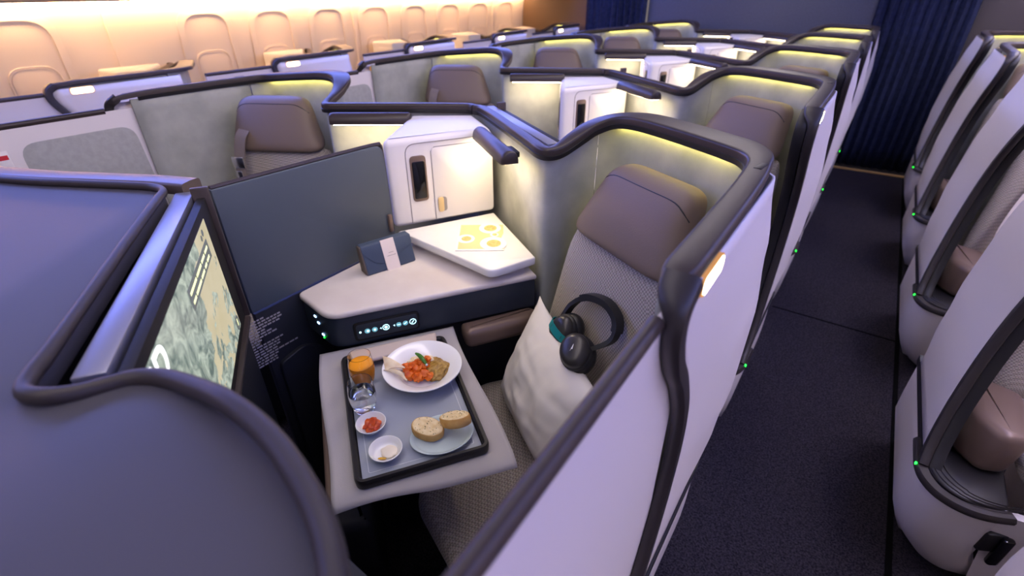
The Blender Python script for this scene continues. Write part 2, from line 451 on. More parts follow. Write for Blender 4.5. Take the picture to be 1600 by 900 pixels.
AMB_L = {}
def build_shell(label, cat='suite', group=None, jamb=False, wide=0, straight=False):
    T = thing('suite_shell', label, cat, (-.3, 1.0, 0), group)
    # upholstered inner wall, in two panels with a seam between
    k = i_at(10.2)
    mk('lamp_wall', *ribbon(PS[:k + 1], .40, .014), 'fabric', T)
    q0 = PS[k] + (PS[k + 1] - PS[k]) * .08
    mk('headrest_wall', *ribbon([q0] + PS[k + 1:i_at(17) + 1], .40, .014), 'fabric', T)
    # cap rail: narrow along the lamp wall, broad round the seat back
    n = len(PS)
    def prof(i, nn, P):
        f = i / 5
        k = max(0, min(1, (f - 7.2) / 4)); k = k * k * (3 - 2 * k)
        wo = .018 + (.060 - .018) * k; wi = .014 + .006 * k
        if f > 15: wo = .060 - .027 * min(1, (f - 15) / 2); wi = .020 - .010 * min(1, (f - 15) / 2)
        e = max(0, min(1, (21 - f) / .35)) ** .5
        return dome(wi * (.2 + .8 * e), wo * (.55 + .45 * e), .002 - .007 * (1 - e), -.017)
    c = sweep(PS, prof); mk('cap_rail', *c, 'cap', T, sharp=40)
    def eprof(i, nn, P):
        p = prof(i, nn, P)[0][0]
        return [(p + .001, -.006), (p + .003, .006), (p - .004, .008), (p - .007, -.006)]
    e = sweep([p + Vector((0, 0, -.023)) for p in PS[:-4]], eprof); mk('cap_edge', *e, 'black', T)
    # strip light tucked up under the cap behind the head
    a, b = i_at(11.2), i_at(15.6)
    s = sweep([p + Vector((0, 0, -.0195)) for p in PS[a:b]], [(.011, .0015), (.003, .0015), (.003, -.0015), (.011, -.0015)]); mk('strip_light', *s, 'capglow', T)
    # aisle-side outer panel
    V = []; F = []; zs = [.41 + (1.243 - .41) * i / 26 for i in range(27)]; ny = 14
    for z in zs:
        y0 = front_y(z) + .012; bx = belly(z)
        row = []
        for j in range(ny + 1):
            k = j / ny; y = y0 + (1.02 - y0) * k; row.append((-.107 + bx * k * k * (3 - 2 * k), y))
        for ang in (22, 45, 68, 90): row.append((-.107 + bx - .05 + .05 * math.cos(math.radians(ang)), 1.02 + .045 * math.sin(math.radians(ang))))
        row.append((-.170 + bx, 1.068))
        V += [(x, y, z) for x, y in row]
    m = ny + 6
    for i in range(len(zs) - 1):
        for j in range(m - 1): F.append((i * m + j, i * m + j + 1, (i + 1) * m + j + 1, (i + 1) * m + j))
    o = mk('aisle_panel', V, F, 'white', T)
    sd = o.modifiers.new('t', 'SOLIDIFY'); sd.thickness = .006; sd.offset = 1 if FLIP else -1
    V = []; F = []; zs = [.41 + (1.25 - .41) * i / 20 for i in range(21)]
    for z in zs:
        y0 = .555 if straight else front_y(z) + .035
        V += [(-.1415, y0 + (.995 - y0) * j / 6, z) for j in range(7)]
    for i in range(20):
        for j in range(6): F.append((i * 7 + j, (i + 1) * 7 + j, (i + 1) * 7 + j + 1, i * 7 + j + 1))
    o = mk('inner_panel', V, F, 'fabric', T)
    sd = o.modifiers.new('t', 'SOLIDIFY'); sd.thickness = .008; sd.offset = 0
    if jamb:
        mk('door_jamb', *sweep([Vector((-.136, p.y + .004, p.z - .012)) for p in FR2], [(-.012, -.014), (-.012, .014), (.010, .014), (.012, .010), (.012, -.010), (.010, -.014)], ref=(1, 0, 0.001)), 'black', T, sharp=50)
    mk('cap_slot', *box((-.128, .968, 1.2765), (.014, .040, .003), .001, rz=-.12), 'black', T)
    # front trim running from the cap down to the base and along its top
    path = [Vector((-.109, p.y, p.z - .006)) for p in FR2]
    def tprof(i, nn, P):
        k = max(0, min(1, (P.z - 1.222) / .035)); k = k * k * (3 - 2 * k)
        qi = -.011 - .022 * k
        return [(-.015, qi), (-.015, .010), (-.008, .013), (.010, .012), (.014, .006), (.014, qi + .004), (.010, qi)]
    tr = sweep(path, tprof, ref=(1, 0, 0.001)); mk('front_trim', *tr, 'trim', T, sharp=50)
    bt = catmull([(-.107, .62, .382), (-.107, .56, .382), (-.109, .505, .382), (-.122, .465, .380), (-.150, .434, .378), (-.195, .418, .378), (-.245, .424, .378), (-.275 - wide * .8, .448, .378)], 4)
    mk('base_trim', *sweep(bt, [(-.016, -.010), (-.018, 0), (-.012, .010), (.010, .010), (.012, 0), (.010, -.010)]), 'trim', T, sharp=50)
    # base
    top = rnd_poly([(-.107, 1.06), (-.107, .55), (-.112, .49), (-.15, .435), (-.20, .418), (-.262 - wide, .445), (-.272 - wide, .60), (-.272 - wide, 1.06)], [0, .02, .03, .03, .03, .04, .03, 0], 5)
    bot = [(x - .012 - .022 * max(0, min(1, (.62 - y) / .12)), y + .085 * max(0, min(1, (.60 - y) / .10))) for x, y in top]
    nb = len(top); VB = []
    for z, t, g in ((.03, 1, .012), (.034, 1, .004), (.09, .62, 0), (.16, .30, -.004), (.24, .10, -.004), (.31, .02, -.002), (.362, 0, 0), (.372, 0, .008)):
        for (x, y), (bx_, by_) in zip(top, bot):
            x2 = x + (bx_ - x) * t; y2 = y + (by_ - y) * t
            d = Vector((-.20 - x2, .75 - y2)); d.normalize(); VB.append((x2 + d.x * g, y2 + d.y * g * .6, z))
    FB = [(k * nb + i, k * nb + (i + 1) % nb, (k + 1) * nb + (i + 1) % nb, (k + 1) * nb + i) for k in range(7) for i in range(nb)] + [tuple(range(nb)), tuple(range(7 * nb, 8 * nb))]
    bm = bmesh.new(); vs = [bm.verts.new(v) for v in VB]
    for f in FB: bm.faces.new([vs[i] for i in f])
    mk('base', *frombm(bm), 'white', T, sharp=60)
    mk('base_seam', *box((-.108, .80, .39), (.012, .56, .028)), 'black', T)
    mk('base_ledge', *prism(rnd_poly([(-.118, .98), (-.118, .52), (-.15, .45), (-.20, .43), (-.262 - wide, .455), (-.272 - wide, .98)], .03, 4), .3725, .392, .006), 'black', T)
    # armrest box between the aisle panel and the seat
    mk('armrest', *prism(rnd_poly([(-.165, .84 if wide else .74), (-.165, .62), (-.225, .545 + wide * .2), (-.262 - wide, .58), (-.262 - wide, (.80 if wide else .72))], .03, 5), .3925, .54, .025), 'bronze', T)
    if wide:
        fpl = [(-.270, .446), (-.285, .472), (-.55, .530), (-.56, .500)]
        mk('base_front', *prism(fpl, .03, .372, 0, bot=[(x - .02, y + (.05 if i < 2 else .04)) for i, (x, y) in enumerate(fpl)]), 'white', T)
        rb = Acc()
        for k in range(1, 5):
            q = [(p.x - .011 * k * (1 if i < 12 else .8), p.y + .010 * k, .3935) for i, p in enumerate(bt[6:])]
            rb.add(sweep(q, [(-.0015, -.001), (0, .0015), (.0015, -.001)]))
        mk('ledge_ribs', *rb.vf(), 'trim', T)
    # lit aisle marker and green led
    R = rnd_poly([(.568, 1.2165), (.568, 1.2415), (.655, 1.2415), (.655, 1.2165)], .010, 4)
    def yzp(pts, x0, x1):
        q = [tuple(p) for p in pts]; nq = len(q)
        V = [(x0, p[0], p[1]) for p in q] + [(x1, p[0], p[1]) for p in q]
        F = [(i, (i + 1) % nq, nq + (i + 1) % nq, nq + i) for i in range(nq)] + [tuple(range(nq - 1, -1, -1)), tuple(range(nq, 2 * nq))]
        bm = bmesh.new(); vs = [bm.verts.new(v) for v in V]
        for f in F: bm.faces.new([vs[i] for i in f])
        return frombm(bm)
    fr = rnd_poly([(.564, 1.2135), (.564, 1.2445), (.659, 1.2445), (.659, 1.2135)], .012, 4)
    a = mk('aisle_light', *yzp(fr, -.112, -.1030), 'amber', T)
    mk('lens', *yzp(R, -.112, -.1015), 'aisleglow', a)
    mk('status_led', *box((-.094, .507, .386), (.007, .009, .008), .0025), 'green', T)
    return T

SU = Vector((.883, -.469, 0)); SVv = Vector((.469, .883, 0))
def sfr(u, v, z): p = SU * u + SVv * v; return (p.x, p.y, z)
UC = -.845
def build_seat(label, belt=False, group=None, base='navydark'):
    T = thing('aircraft_seat', label, 'seat', (-.42, .8, 0), group)
    cu = rnd_poly([(-.655, .505), (-.785, .92), (-.665, 1.07), (-.52, 1.15), (-.24, 1.02), (-.285, .90), (-.285, .60), (-.36, .385)], [.05, .05, .03, .03, .03, .03, .03, .06], 6)
    mk('seat_cushion', *prism(cu, .394, .468, .030, 4), 'weave', T)
    ins = .48 if base == 'white' else .16
    mk('seat_base', *prism([(p[0] + (-.50 - p[0]) * ins, p[1] + (.80 - p[1]) * ins) for p in cu], .02, .3935), base, T)
    def f(u, v, z): return sfr(UC + u, v, z)
    mk('backrest', *pad(f, .262, .205, .45, 1.0, (.665, .76), .075, .3, n=20, c=.05, pw=10), 'weave', T)
    h = mk('headrest', *pad(f, .198, .138, .985, 1.182, (.738, .812), .080, .3, n=22, c=.12, pw=10, cx0=0, cx1=.020), 'leather', T)
    # stitched seam near the top of the headrest
    st = []
    for i in range(25):
        s = -1 + 2 * i / 24; t = .80 - .34 * abs(s) ** 9
        k = (t + 1) / 2; hw = .198 + (.138 - .198) * k; z = .985 + .195 * k; d = .738 + .074 * k
        e = (max(0, 1 - abs(s * .97) ** 10) * max(0, 1 - abs(t) ** 10)) ** .5
        hh = .04 * e * (1 + .3 * (1 - s * s) * (1 - t * t))
        st.append(f(.020 * k + s * hw * .97, d - hh - .0005, z))
    mk('stitching', *tube(st, .0016, 6), 'black', h)
    if belt:
        p = [f(.120, .795 - .075, 1.07), f(.125, .765 - .075, 1.045), f(.132, .74 - .07, .99), f(.135, .715 - .06, .93), f(.135, .70 - .06, .86)]
        q = catmull(p, 6)
        b = mk('seat_belt', *sweep(q, [(-.021, -.002), (-.021, .002), (.021, .002), (.021, -.002)], ref=tuple(-SVv)), 'belt', T)
        mk('buckle', *box(q[15] + Vector(f(0, -.008, 0)) - Vector(f(0, 0, 0)), (.05, .014, .045), .005, R=Matrix.Rotation(math.radians(-28), 3, 'Z')), 'chrome', b)
        mk('buckle_tongue', *box(q[20] + Vector(f(0, -.008, 0)) - Vector(f(0, 0, 0)), (.028, .010, .05), .004, R=Matrix.Rotation(math.radians(-28), 3, 'Z')), 'chrome', b)
    return T

def build_console(label, full=False, group=None):
    T = thing('side_console', label, 'console', (-.95, .95, 0), group)
    lo = rnd_poly([(-1.172, .625), (-1.006, .598), (-.715, 1.030), (-.672, 1.096), (-.705, 1.117), (-.99, 1.325), (-1.172, 1.012)], [.02, .04, .03, 0, 0, 0, 0], 6)
    body = rnd_poly([(-1.172, .632), (-1.010, .606), (-.721, 1.034), (-.678, 1.098), (-.705, 1.117), (-.99, 1.325), (-1.172, 1.012)], [.02, .04, .03, 0, 0, 0, 0], 6)
    mk('front_panel', *prism(body, .703, .799, .004), 'navy', T)
    mk('stone_top', *prism(lo, .7995, .819, .008), 'marble', T)
    ri = rnd_poly([(-1.12, 1.03), (-.995, 1.30), (-.715, 1.10), (-.775, 1.000)], [.01, .01, .01, .02], 4)
    mk('shelf_riser', *prism(ri, .819, .842), 'marble', T)
    sh = rnd_poly([(-1.155, 1.010), (-.990, 1.314), (-.684, 1.108), (-.742, .962), (-.80, .972)], [0, 0, 0.004, .05, .02], 6)
    mk('raised_shelf', *prism(sh, .842, .868, .005), 'shelf', T)
    base = rnd_poly([(-1.168, .70), (-1.03, .68), (-.80, 1.0), (-.70, 1.14), (-.99, 1.33), (-1.168, 1.04)], .01, 2)
    mk('base_cabinet', *prism(base, .02, .7025), 'navydark', T)
    ar = rnd_poly([(-.815, .905), (-.765, .865), (-.655, 1.035), (-.662, 1.095), (-.695, 1.095)], [.0, .03, .03, .02, .02], 5)
    mk('padded_ledge', *prism(ar, .636, .7025, .022, 5), 'bronze', T)
    return T

DW = Vector((.805, -.593, 0)); NW = Vector((-.593, -.805, 0))
def build_lamp(label, group=None):
    T = thing('reading_lamp', label, 'reading lamp', (-.88, 1.23, 1.14), group)
    c0 = Vector((-.985, 1.3115, 1.150)); c1 = c0 + DW * .315
    pr = [(-.026, -.012), (.026, -.012)] + [(.026 * math.cos(a), -.002 + .026 * math.sin(a)) for a in [math.pi * k / 10 for k in range(11)]]
    off = NW * .045
    P = [c0 + off + DW * d for d in (0, .004, .012, .30, .311, .315)]; S = [.6, .9, 1, 1, .9, .6]
    b = sweep(P, lambda i, n, q: [(x * S[i], y * (.5 + .5 * S[i])) for x, y in pr]); mk('lamp_body', *b, 'cap', T, sharp=50)
    mk('bracket', *box(c0 + NW * .017 + DW * .235 + Vector((0, 0, .0)), (.07, .03, .016), .003, R=Matrix.Rotation(math.atan2(DW.y, DW.x), 3, 'Z')), 'black', T)
    mk('diffuser', *box(c0 + off + DW * .1575 + Vector((0, 0, -.0135)), (.285, .034, .003), R=Matrix.Rotation(math.atan2(DW.y, DW.x), 3, 'Z')), 'lampglow', T)
    return T

def build_door(label, inset=False, group=None):
    T = thing('sliding_door', label, 'door', (-.14, .4, 0), group)
    y0, y1 = (.085, .66) if not inset else (.0, .64)
    V, F = prism([(y0, .06), (.395, .06), (.395, .41), (y1, .41), (y1 - .03, .8), (y1 - .05, 1.222), (y0, 1.222)], -.132, -.121)
    V = [(z, x, y) for x, y, z in V]
    mk('door_panel', V, F, 'white', T)
    yr = .470
    mk('top_rail', *sweep([(-.1275, y0, 1.224), (-.1275, (y0 + yr) / 2, 1.224), (-.1275, yr, 1.224)], circ(.0105, 14)), 'cap', T)
    if inset:
        V, F = prism(rnd_poly([(y0 + .21, .50), (y1 - .075, .50), (y1 - .105, 1.165), (y0 + .21, 1.165)], .05, 6), -.1335, -.1315, .0005)
        V = [(z, x, y) for x, y, z in V]
        mk('felt_inset', V, F, 'fabricgrey', T)
        lk = mk('door_lock', *box((-.1335, .165, 1.125), (.003, .030, .060), .001), 'whitec', T)
        mk('lock_marker', *box((-.1352, .165, 1.135), (.002, .024, .014)), 'red', lk)
    return T

ORD = ['nearest', 'second', 'third', 'fourth', 'last']
def rows(T, labels, start=0, pitch=PITCH):
    """first row keeps T; the following rows are copies"""
    T['label'] = labels[0]; out = [T]
    for i in range(1, len(labels)):
        c = copy_tree(T, (0, pitch * i, 0)); c['label'] = labels[i]; out.append(c)
    return out

# ---- centre column beside the right-hand aisle
use(tf_R, False)
RW = ['in the nearest full row', 'in the second row back', 'in the third row back', 'in the fourth row back', 'in the last row before the bulkhead']
hs = rows(build_shell('', group='centre suites by the right aisle', jamb=True), [f'dark-capped suite shell, centre right, {r}' + (', holding the meal tray' if i == 0 else '') for i, r in enumerate(RW)])
[bpy.data.objects.remove(c) for c in list(hs[0].children) if c.name.startswith('door_jamb')]
hero_seat = build_seat(''); rows(hero_seat, ['woven seat with taupe headrest behind the white pillow'] + [f'taupe headrest seat, centre right, {r}' for r in RW[1:]])
hero_console = rows(build_console('', True), ['stone-topped navy side console under the navy pouch'] + [f'stone-topped side console, centre right, {r}' for r in RW[1:4]])[0]
rows(build_lamp(''), ['dark bar reading lamp above the menu card'] + [f'dark bar reading lamp, centre right, {r}' for r in RW[1:]])
build_door('white sliding door with dark top rail beside the pillow')
# ---- centre column on the far side of the divider
use(tf_L, True)
rows(build_shell('', group='centre suites by the left aisle', straight=True), [f'dark-capped suite shell, centre left, {r}' for r in RW])
rows(build_lamp(''), [f'dark bar reading lamp, centre left, {r}' for r in RW])
rows(build_door('', True), [f'white sliding door with grey felt inset, centre left, {r}' for r in RW[:4]])
use(tf_Lseat, True)
rows(build_seat('', True), ['taupe headrest seat with hanging belt beyond the slate divider'] + [f'taupe headrest seat, centre left, {r}' for r in RW[1:]])
# ---- right-hand window column
use(tf_A, True)
AW = ['at the bottom right corner', 'with the latch, largest in view', 'second behind the latch suite', 'third behind the latch suite', 'farthest, by the curtain']
rows(build_shell('', group='suites along the right wall', jamb=True, wide=.03), [f'white suite shell right of the aisle, {r}' for r in AW])
use(lambda p: tf_A((p[0] - .022, p[1], p[2])), True)
rows(build_seat('', base='white'), [f'taupe seat right of the aisle, suite {r}' for r in AW])
# ---- left-hand window column
use(tf_W, False)
LW = ['nearest the left edge', 'second from the left edge', 'third from the left edge', 'fourth from the left edge', 'farthest, before the bronze bulkhead']
rows(build_shell('', group='suites along the window wall'), [f'white suite shell by the windows, {r}' for r in LW])
rows(build_door('', False), [f'white window-suite door with dark rail, {r}' for r in LW])

# ------------------------------------------------------------------ cabinets in the V between each pair
use(ident, False)
FD = Vector((.173, .298, 0)).normalized(); FN = Vector((.298, -.173, 0)).normalized()
def on_face(s, z, off, side):
    p = Vector((-1.160, 1.035, 0)) + FD * s + FN * off
    return (p.x if side > 0 else -2.36 - p.x, p.y, z)
def face_slab(poly, off0, off1, side, bev=.002):
    V, F = prism(poly, off0, off1, bev, 2)
    V = [on_face(x, y, z, side) for x, y, z in V]
    bm = bmesh.new(); vs = [bm.verts.new(v) for v in V]
    for f in F: bm.faces.new([vs[i] for i in f])
    return frombm(bm)
def face_tube(pts, r, side):
    return tube([on_face(s, z, .0005, side) for s, z in pts], r, 6)
def build_cabinet(label):
    T = thing('storage_cabinet', label, 'cabinet', (-1.18, 1.25, .868))
    pr = [(-.995, 1.320), (-1.160, 1.035)]; pl = [(-2.36 - x, y) for x, y in pr][::-1]
    poly = rnd_poly(pr + [(-1.172, 1.020), (-1.188, 1.020)] + pl + [(-1.338, 1.345), (-1.18, 1.458), (-1.022, 1.345)], [.0, .01, .01, .01, .01, 0, 0, 0, 0], 5)
    mk('body', *prism(poly, .8685, 1.158, .022, 5), 'whitec', T)
    for sd in (1, -1):
        ol = [(.035, .875)] + [tuple(p) for p in rnd_poly([(.035, .9), (.035, 1.140), (.31, 1.140)], [0, .035, 0], 6)]
        mk('face_groove', *face_tube(ol, .0013, sd), 'groove', T)
        d = mk('door', *face_slab(rnd_poly([(.118, .880), (.322, .880), (.322, 1.122), (.118, 1.122)], [.004, .004, .004, .014], 4), -.004, .0022, sd), 'whitec', T)
        mk('door_gap', *face_tube([(.117, .879), (.117, 1.11), (.129, 1.123), (.322, 1.123)], .0012, sd), 'groove', d)
        hp = mk('handle_recess', *face_slab(rnd_poly([(.127, .905), (.158, .905), (.158, .955), (.127, .955)], .010, 4), .002, .0030, sd, 0), 'groove', d)
        mk('handle', *face_slab(rnd_poly([(.127, .904), (.147, .904), (.147, .956), (.127, .956)], .009, 4), .002, .007, sd), 'tan', d)
        h = mk('handset', *face_slab(rnd_poly([(.046, .952), (.098, .952), (.098, 1.102), (.046, 1.102)], .014, 5), -.002, .004, sd), 'bronze', T)
        mk('handset_screen', *face_slab(rnd_poly([(.0515, .962), (.0925, .962), (.0925, 1.084), (.0515, 1.084)], .006, 4), .003, .0058, sd), 'glassblack', h)
    return T
rows(build_cabinet(''), [f'white angled storage cabinet between the two suites, {r}' for r in RW])

# ------------------------------------------------------------------ monitors hung behind each row (facing the row behind)
MR = Vector((-.825, .565, 0)); MN = Vector((.565, .825, 0))
def mon(s, d, z):       # s along the viewer's right from the far (apex) end, d towards the viewer
    p = Vector((-1.118, .452, 0)) + MR * s + MN * d
    return (p.x, p.y, z)
def mon_box(s0, s1, d0, d1, z0, z1, bev=.003):
    V, F = box(((s0 + s1) / 2, (d0 + d1) / 2, (z0 + z1) / 2), (s1 - s0, d1 - d0, z1 - z0), bev)
    V = [mon(*v) for v in V]
    bm = bmesh.new(); vs = [bm.verts.new(v) for v in V]
    for f in F: bm.faces.new([vs[i] for i in f])
    return frombm(bm)
def build_monitor(label, lit, sl=-.53):
    T = thing('video_monitor', label, 'screen', (-.85, .30, .85))
    mk('ledge', *mon_box(sl, .030, -.058, -.022, 1.150, 1.176, .003), 'ledge', T)
    fr = Acc(); fr.add(mon_box(-.006, .004, -.022, .013, .862, 1.192, .003)); fr.add(mon_box(sl - .02, -.006, -.022, .013, .853, .864, .003)); fr.add(mon_box(sl - .025, sl - .015, -.022, .013, .853, 1.10, .003))
    mk('frame', *fr.vf(), 'frame', T)
    b = mk('bezel', *mon_box(sl - .015, -.006, -.014, .002, .864, 1.170, .001), 'bezel', T)
    s0, s1, z0, z1 = sl - .012, -.078, .886, 1.150
    V = [mon(s0, .0030, z0), mon(s1, .0030, z0), mon(s1, .0030, z1), mon(s0, .0030, z1)]
    V2 = [mon(s0, .001, z0), mon(s1, .001, z0), mon(s1, .001, z1), mon(s0, .001, z1)]
    s = mk('screen', V + V2, [(3, 2, 1, 0), (4, 5, 6, 7), (0, 1, 5, 4), (1, 2, 6, 5), (2, 3, 7, 6), (3, 0, 4, 7)], 'screen' if lit else 'glassblack', T, uv=[(0, 0), (1, 0), (1, .5), (0, .5)] * 2)
    return T, s
def text_mesh(txt, size, shear=0):
    cu = bpy.data.curves.new('t', 'FONT'); cu.body = txt; cu.size = size; cu.extrude = .0003; cu.shear = shear; cu.space_character = 1.0; cu.offset = size * .012
    o = bpy.data.objects.new('t', cu); COL.objects.link(o)
    dg = bpy.context.evaluated_depsgraph_get(); me = bpy.data.meshes.new_from_object(o.evaluated_get(dg))
    V = [tuple(v.co) for v in me.vertices]; F = [tuple(p.vertices) for p in me.polygons]
    bpy.data.objects.remove(o); bpy.data.curves.remove(cu); bpy.data.meshes.remove(me)
    return V, F
tm, scr = build_monitor('tilted map screen with bronze frame at left, lit', True, -.606)
V, F = text_mesh('9D', .074, .18)
mk('seat_number', [mon(-.604 + x, .0036 + z, 1.096 + y) for x, y, z in V], F, 'text', scr)
bar = mk('caption_panel', *mon_box(-.335, -.115, .0030, .0036, 1.083, 1.122, .0), 'screenbar', scr)
cp = Acc()
for zz, spans in ((1.106, [(-.325, -.265), (-.258, -.210), (-.202, -.168), (-.160, -.128)]), (1.089, [(-.325, -.300), (-.293, -.240), (-.233, -.200), (-.190, -.17), (-.162, -.135)])):
    for a, b in spans: cp.add(mon_box(a, b, .0036, .0040, zz + .001, zz + .007, .0))
mk('caption_text', *cp.vf(), 'textyellow', bar)
def disc(s, z, r, d0, d1, n=24):
    V = [mon(s + r * math.cos(2 * math.pi * k / n), d, z + r * math.sin(2 * math.pi * k / n)) for d in (d0, d1) for k in range(n)]
    F = [tuple(range(n)), tuple(range(2 * n - 1, n - 1, -1))] + [(k, n + k, n + (k + 1) % n, (k + 1) % n) for k in range(n)]
    bm = bmesh.new(); vs = [bm.verts.new(v) for v in V]
    for f in F: bm.faces.new([vs[i] for i in f])
    return frombm(bm)
cpz = mk('compass', *disc(-.100, .905, .017, .0030, .0036), 'screenbar', scr)
mk('compass_needle', *mon_box(-.103, -.097, .0036, .0040, .898, .914, .0), 'textyellow', cpz)
ic = Acc(); ic.add(disc(-.125, 1.138, .007, .0030, .0036)); ic.add(disc(-.143, 1.134, .006, .0030, .0036))
mk('corner_icons', *ic.vf(), 'screenbar', scr)
t2, _ = build_monitor('satin ledge top of the screen mounted behind the menu card', False); t2.location.y += PITCH
for i, lb in enumerate(['satin screen ledge behind the second row lamp', 'satin screen ledge behind the third row lamp', 'satin screen ledge behind the fourth row lamp']):
    c = copy_tree(t2, (0, PITCH * (i + 1), 0)); c['label'] = lb

# ------------------------------------------------------------------ front console (grey top with a raised lip) and what is under it
LIPP = [(-2.2, -.02, 1.192), (-1.557, .23, 1.192), (-1.377, .316, 1.192), (-1.25, .382, 1.192), (-1.205, .400, 1.192), (-1.165, .397, 1.192), (-1.12, .364, 1.192), (-.964, .250, 1.192), (-.774, .115, 1.192), (-.70, .062, 1.192), (-.672, .040, 1.192), (-.645, .026, 1.192), (-.618, .036, 1.192),
        (-.602, .058, 1.188), (-.592, .082, 1.186), (-.578, .104, 1.187), (-.545, .122, 1.190), (-.487, .132, 1.197), (-.437, .135, 1.204), (-.382, .134, 1.205), (-.335, .128, 1.205), (-.284, .116, 1.205), (-.246, .103, 1.205), (-.211, .085, 1.205), (-.17, .055, 1.205), (-.145, .0, 1.205), (-.14, -.15, 1.205)]
LP = catmull(LIPP, 5)
T = thing('front_console', 'grey front console with raised dark lip at lower left', 'console', (-1.0, -.3, 0))
poly = [(p.x, p.y) for p in LP] + [(-.14, -.9), (-2.2, -.9)]
mk('console_top', *prism(poly, 1.150, 1.181, .004), 'gunmetal', T)
mk('console_body', *prism([(x + (.03 if x < -1 else -.02), y - .03) for x, y in poly], .02, 1.150), 'navydark', T)
mk('lip', *sweep(LP, lambda i, n, P: [((.0078 + .0035 * max(0, min(1, (P.x + .75) / .3))) * math.cos(a), -.004 + (.009 + .004 * max(0, min(1, (P.x + .75) / .3))) * math.sin(a)) for a in [2 * math.pi * k / 14 for k in range(14)]]), 'lip', T, sharp=60)
# outer strip beyond the lip on the far left
far = [p + Vector((-.515, .857, 0)).normalized() * .040 + Vector((0, 0, -.004)) for p in LP[:20]] + [Vector((-1.175, .455, 1.188))]
mk('outer_strip', *sweep(far, dome(.022, .030, .004, -.02)), 'strip', T, sharp=50)

# privacy divider
def yz_slab(poly, x0, x1, bev=.003):
    V, F = prism(poly, x0, x1, bev)
    return [(z, x, y) for x, y, z in V], [f for f in F]
T = thing('privacy_divider', 'slate blue privacy divider between the two nearest suites', 'divider', (-1.18, .75, .8))
mk('divider_panel', *yz_slab(rnd_poly([(.492, .822), (1.010, .822), (1.006, 1.150), (.492, 1.161)], [0, .004, .035, 0], 6), -1.192, -1.172), 'slate', T)
mk('divider_edge', *tube(catmull([(-1.182, .495, 1.163), (-1.182, .70, 1.159), (-1.182, .98, 1.1525), (-1.182, 1.000, 1.143), (-1.182, 1.008, 1.118), (-1.182, 1.010, .86)], 4), .006, 8), 'cap', T)
mk('latch', *box((-1.168, .992, .90), (.012, .014, .06), .004), 'bronze', T)
# centre wall under the divider
T = thing('centre_partition', 'dark navy lower partition with printed notice beside the screen', 'partition', (-1.18, .7, 0))
mk('lower_panel', *box((-1.186, .76, .4075), (.020, .52, .811), .002), 'navydark', T)
pk = mk('pocket', *yz_slab(rnd_poly([(.52, .10), (.66, .10), (.66, .62), (.60, .655), (.52, .64)], .02, 4), -1.176, -1.160), 'navydark', T)
nt_ = Acc()
for r in range(17):
    y = .465 + .0 * r; z = .795 - r * .0088
    L = .03 + random.random() * .075 if r not in (7, 8) else .02
    if r > 8: L += .02
    yy = y
    while yy < y + L:
        w_ = random.uniform(.006, .016); nt_.add(box((-1.1755, yy + w_ / 2, z), (.001, w_, .0042))); yy += w_ + .003
mk('notice_print', *nt_.vf(), 'duct', T)
# back panel below the near monitor
T = thing('footwell', 'black footwell recess under the tilted screen', 'footwell', (-.8, .3, 0))
pp = [(p.x + MN.x * .03, p.y + MN.y * .03) for p in LP[35:60]]
fw = [(-1.14, .44), (-.70, .128), (-.66, .09), (-.60, .15), (-.50, .19), (-.36, .185), (-.25, .14), (-.18, .10)]
Vs = []
mk('back_panel', *ribbon([(x, y, .845) for x, y in fw], .03, .012, 0), 'navydark', T)
mk('ottoman', *prism(rnd_poly([(-1.10, .56), (-.80, .34), (-.72, .42), (-1.02, .66)], .03, 4), .02, .40, .03), 'navydark', T)

# ------------------------------------------------------------------ hero console fittings
EF = Vector((.30, .44, 0)).normalized(); EN = Vector((.44, -.30, 0)).normalized()
def con(s, d, z): p = Vector((-.995, .628, 0)) + EF * s + EN * d; return (p.x, p.y, z)
def con_slab(poly, d0, d1, bev=.002):
    V, F = prism(poly, d0, d1, bev, 2)
    V = [con(x, z, y) for x, y, z in V]
    bm = bmesh.new(); vs = [bm.verts.new(v) for v in V]
    for f in F: bm.faces.new([vs[i] for i in f])
    return frombm(bm)
T = mk('control_panel', *con_slab(rnd_poly([(.028, .717), (.208, .717), (.208, .775), (.028, .775)], .012, 5), -.006, .005), 'bezel', hero_console)
pl = mk('panel_glass', *con_slab(rnd_poly([(.034, .722), (.202, .722), (.202, .770), (.034, .770)], .009, 5), .002, .0062), 'navy', T)
def cdisc(s, z, r, d0=.006, d1=.0068, r0=0, n=20):
    V = [con(s + r * math.cos(2 * math.pi * k / n), d, z + r * math.sin(2 * math.pi * k / n)) for d in (d0, d1) for k in range(n)]
    F = [tuple(range(n)), tuple(range(2 * n - 1, n - 1, -1))] + [(k, n + k, n + (k + 1) % n, (k + 1) % n) for k in range(n)]
    if r0:
        V += [con(s + r0 * math.cos(2 * math.pi * k / n), d, z + r0 * math.sin(2 * math.pi * k / n)) for d in (d0, d1) for k in range(n)]
        F = [(k, n + k, n + (k + 1) % n, (k + 1) % n) for k in range(n)]
        for k in range(n):
            k2 = (k + 1) % n; F += [(n + k, 3 * n + k, 3 * n + k2, n + k2), (2 * n + k, 2 * n + k2, 3 * n + k2, 3 * n + k), (k, k2, 2 * n + k2, 2 * n + k)]
    bm = bmesh.new(); vs = [bm.verts.new(v) for v in V]
    for f in F: bm.faces.new([vs[i] for i in f])
    return frombm(bm)
zc = .746
mk('button', *cdisc(.044, zc, .0030), 'iconglow', T)
for s in (.063, .083):
    b = mk('button', *cdisc(s, zc, .0078), 'icondim', T)
b1 = mk('icon', *cdisc(.0645, zc, .0035, .0068, .0074), 'iconglow', T)
b1 = mk('icon', *cdisc(.083, zc, .0032, .0068, .0074), 'iconglow', T)
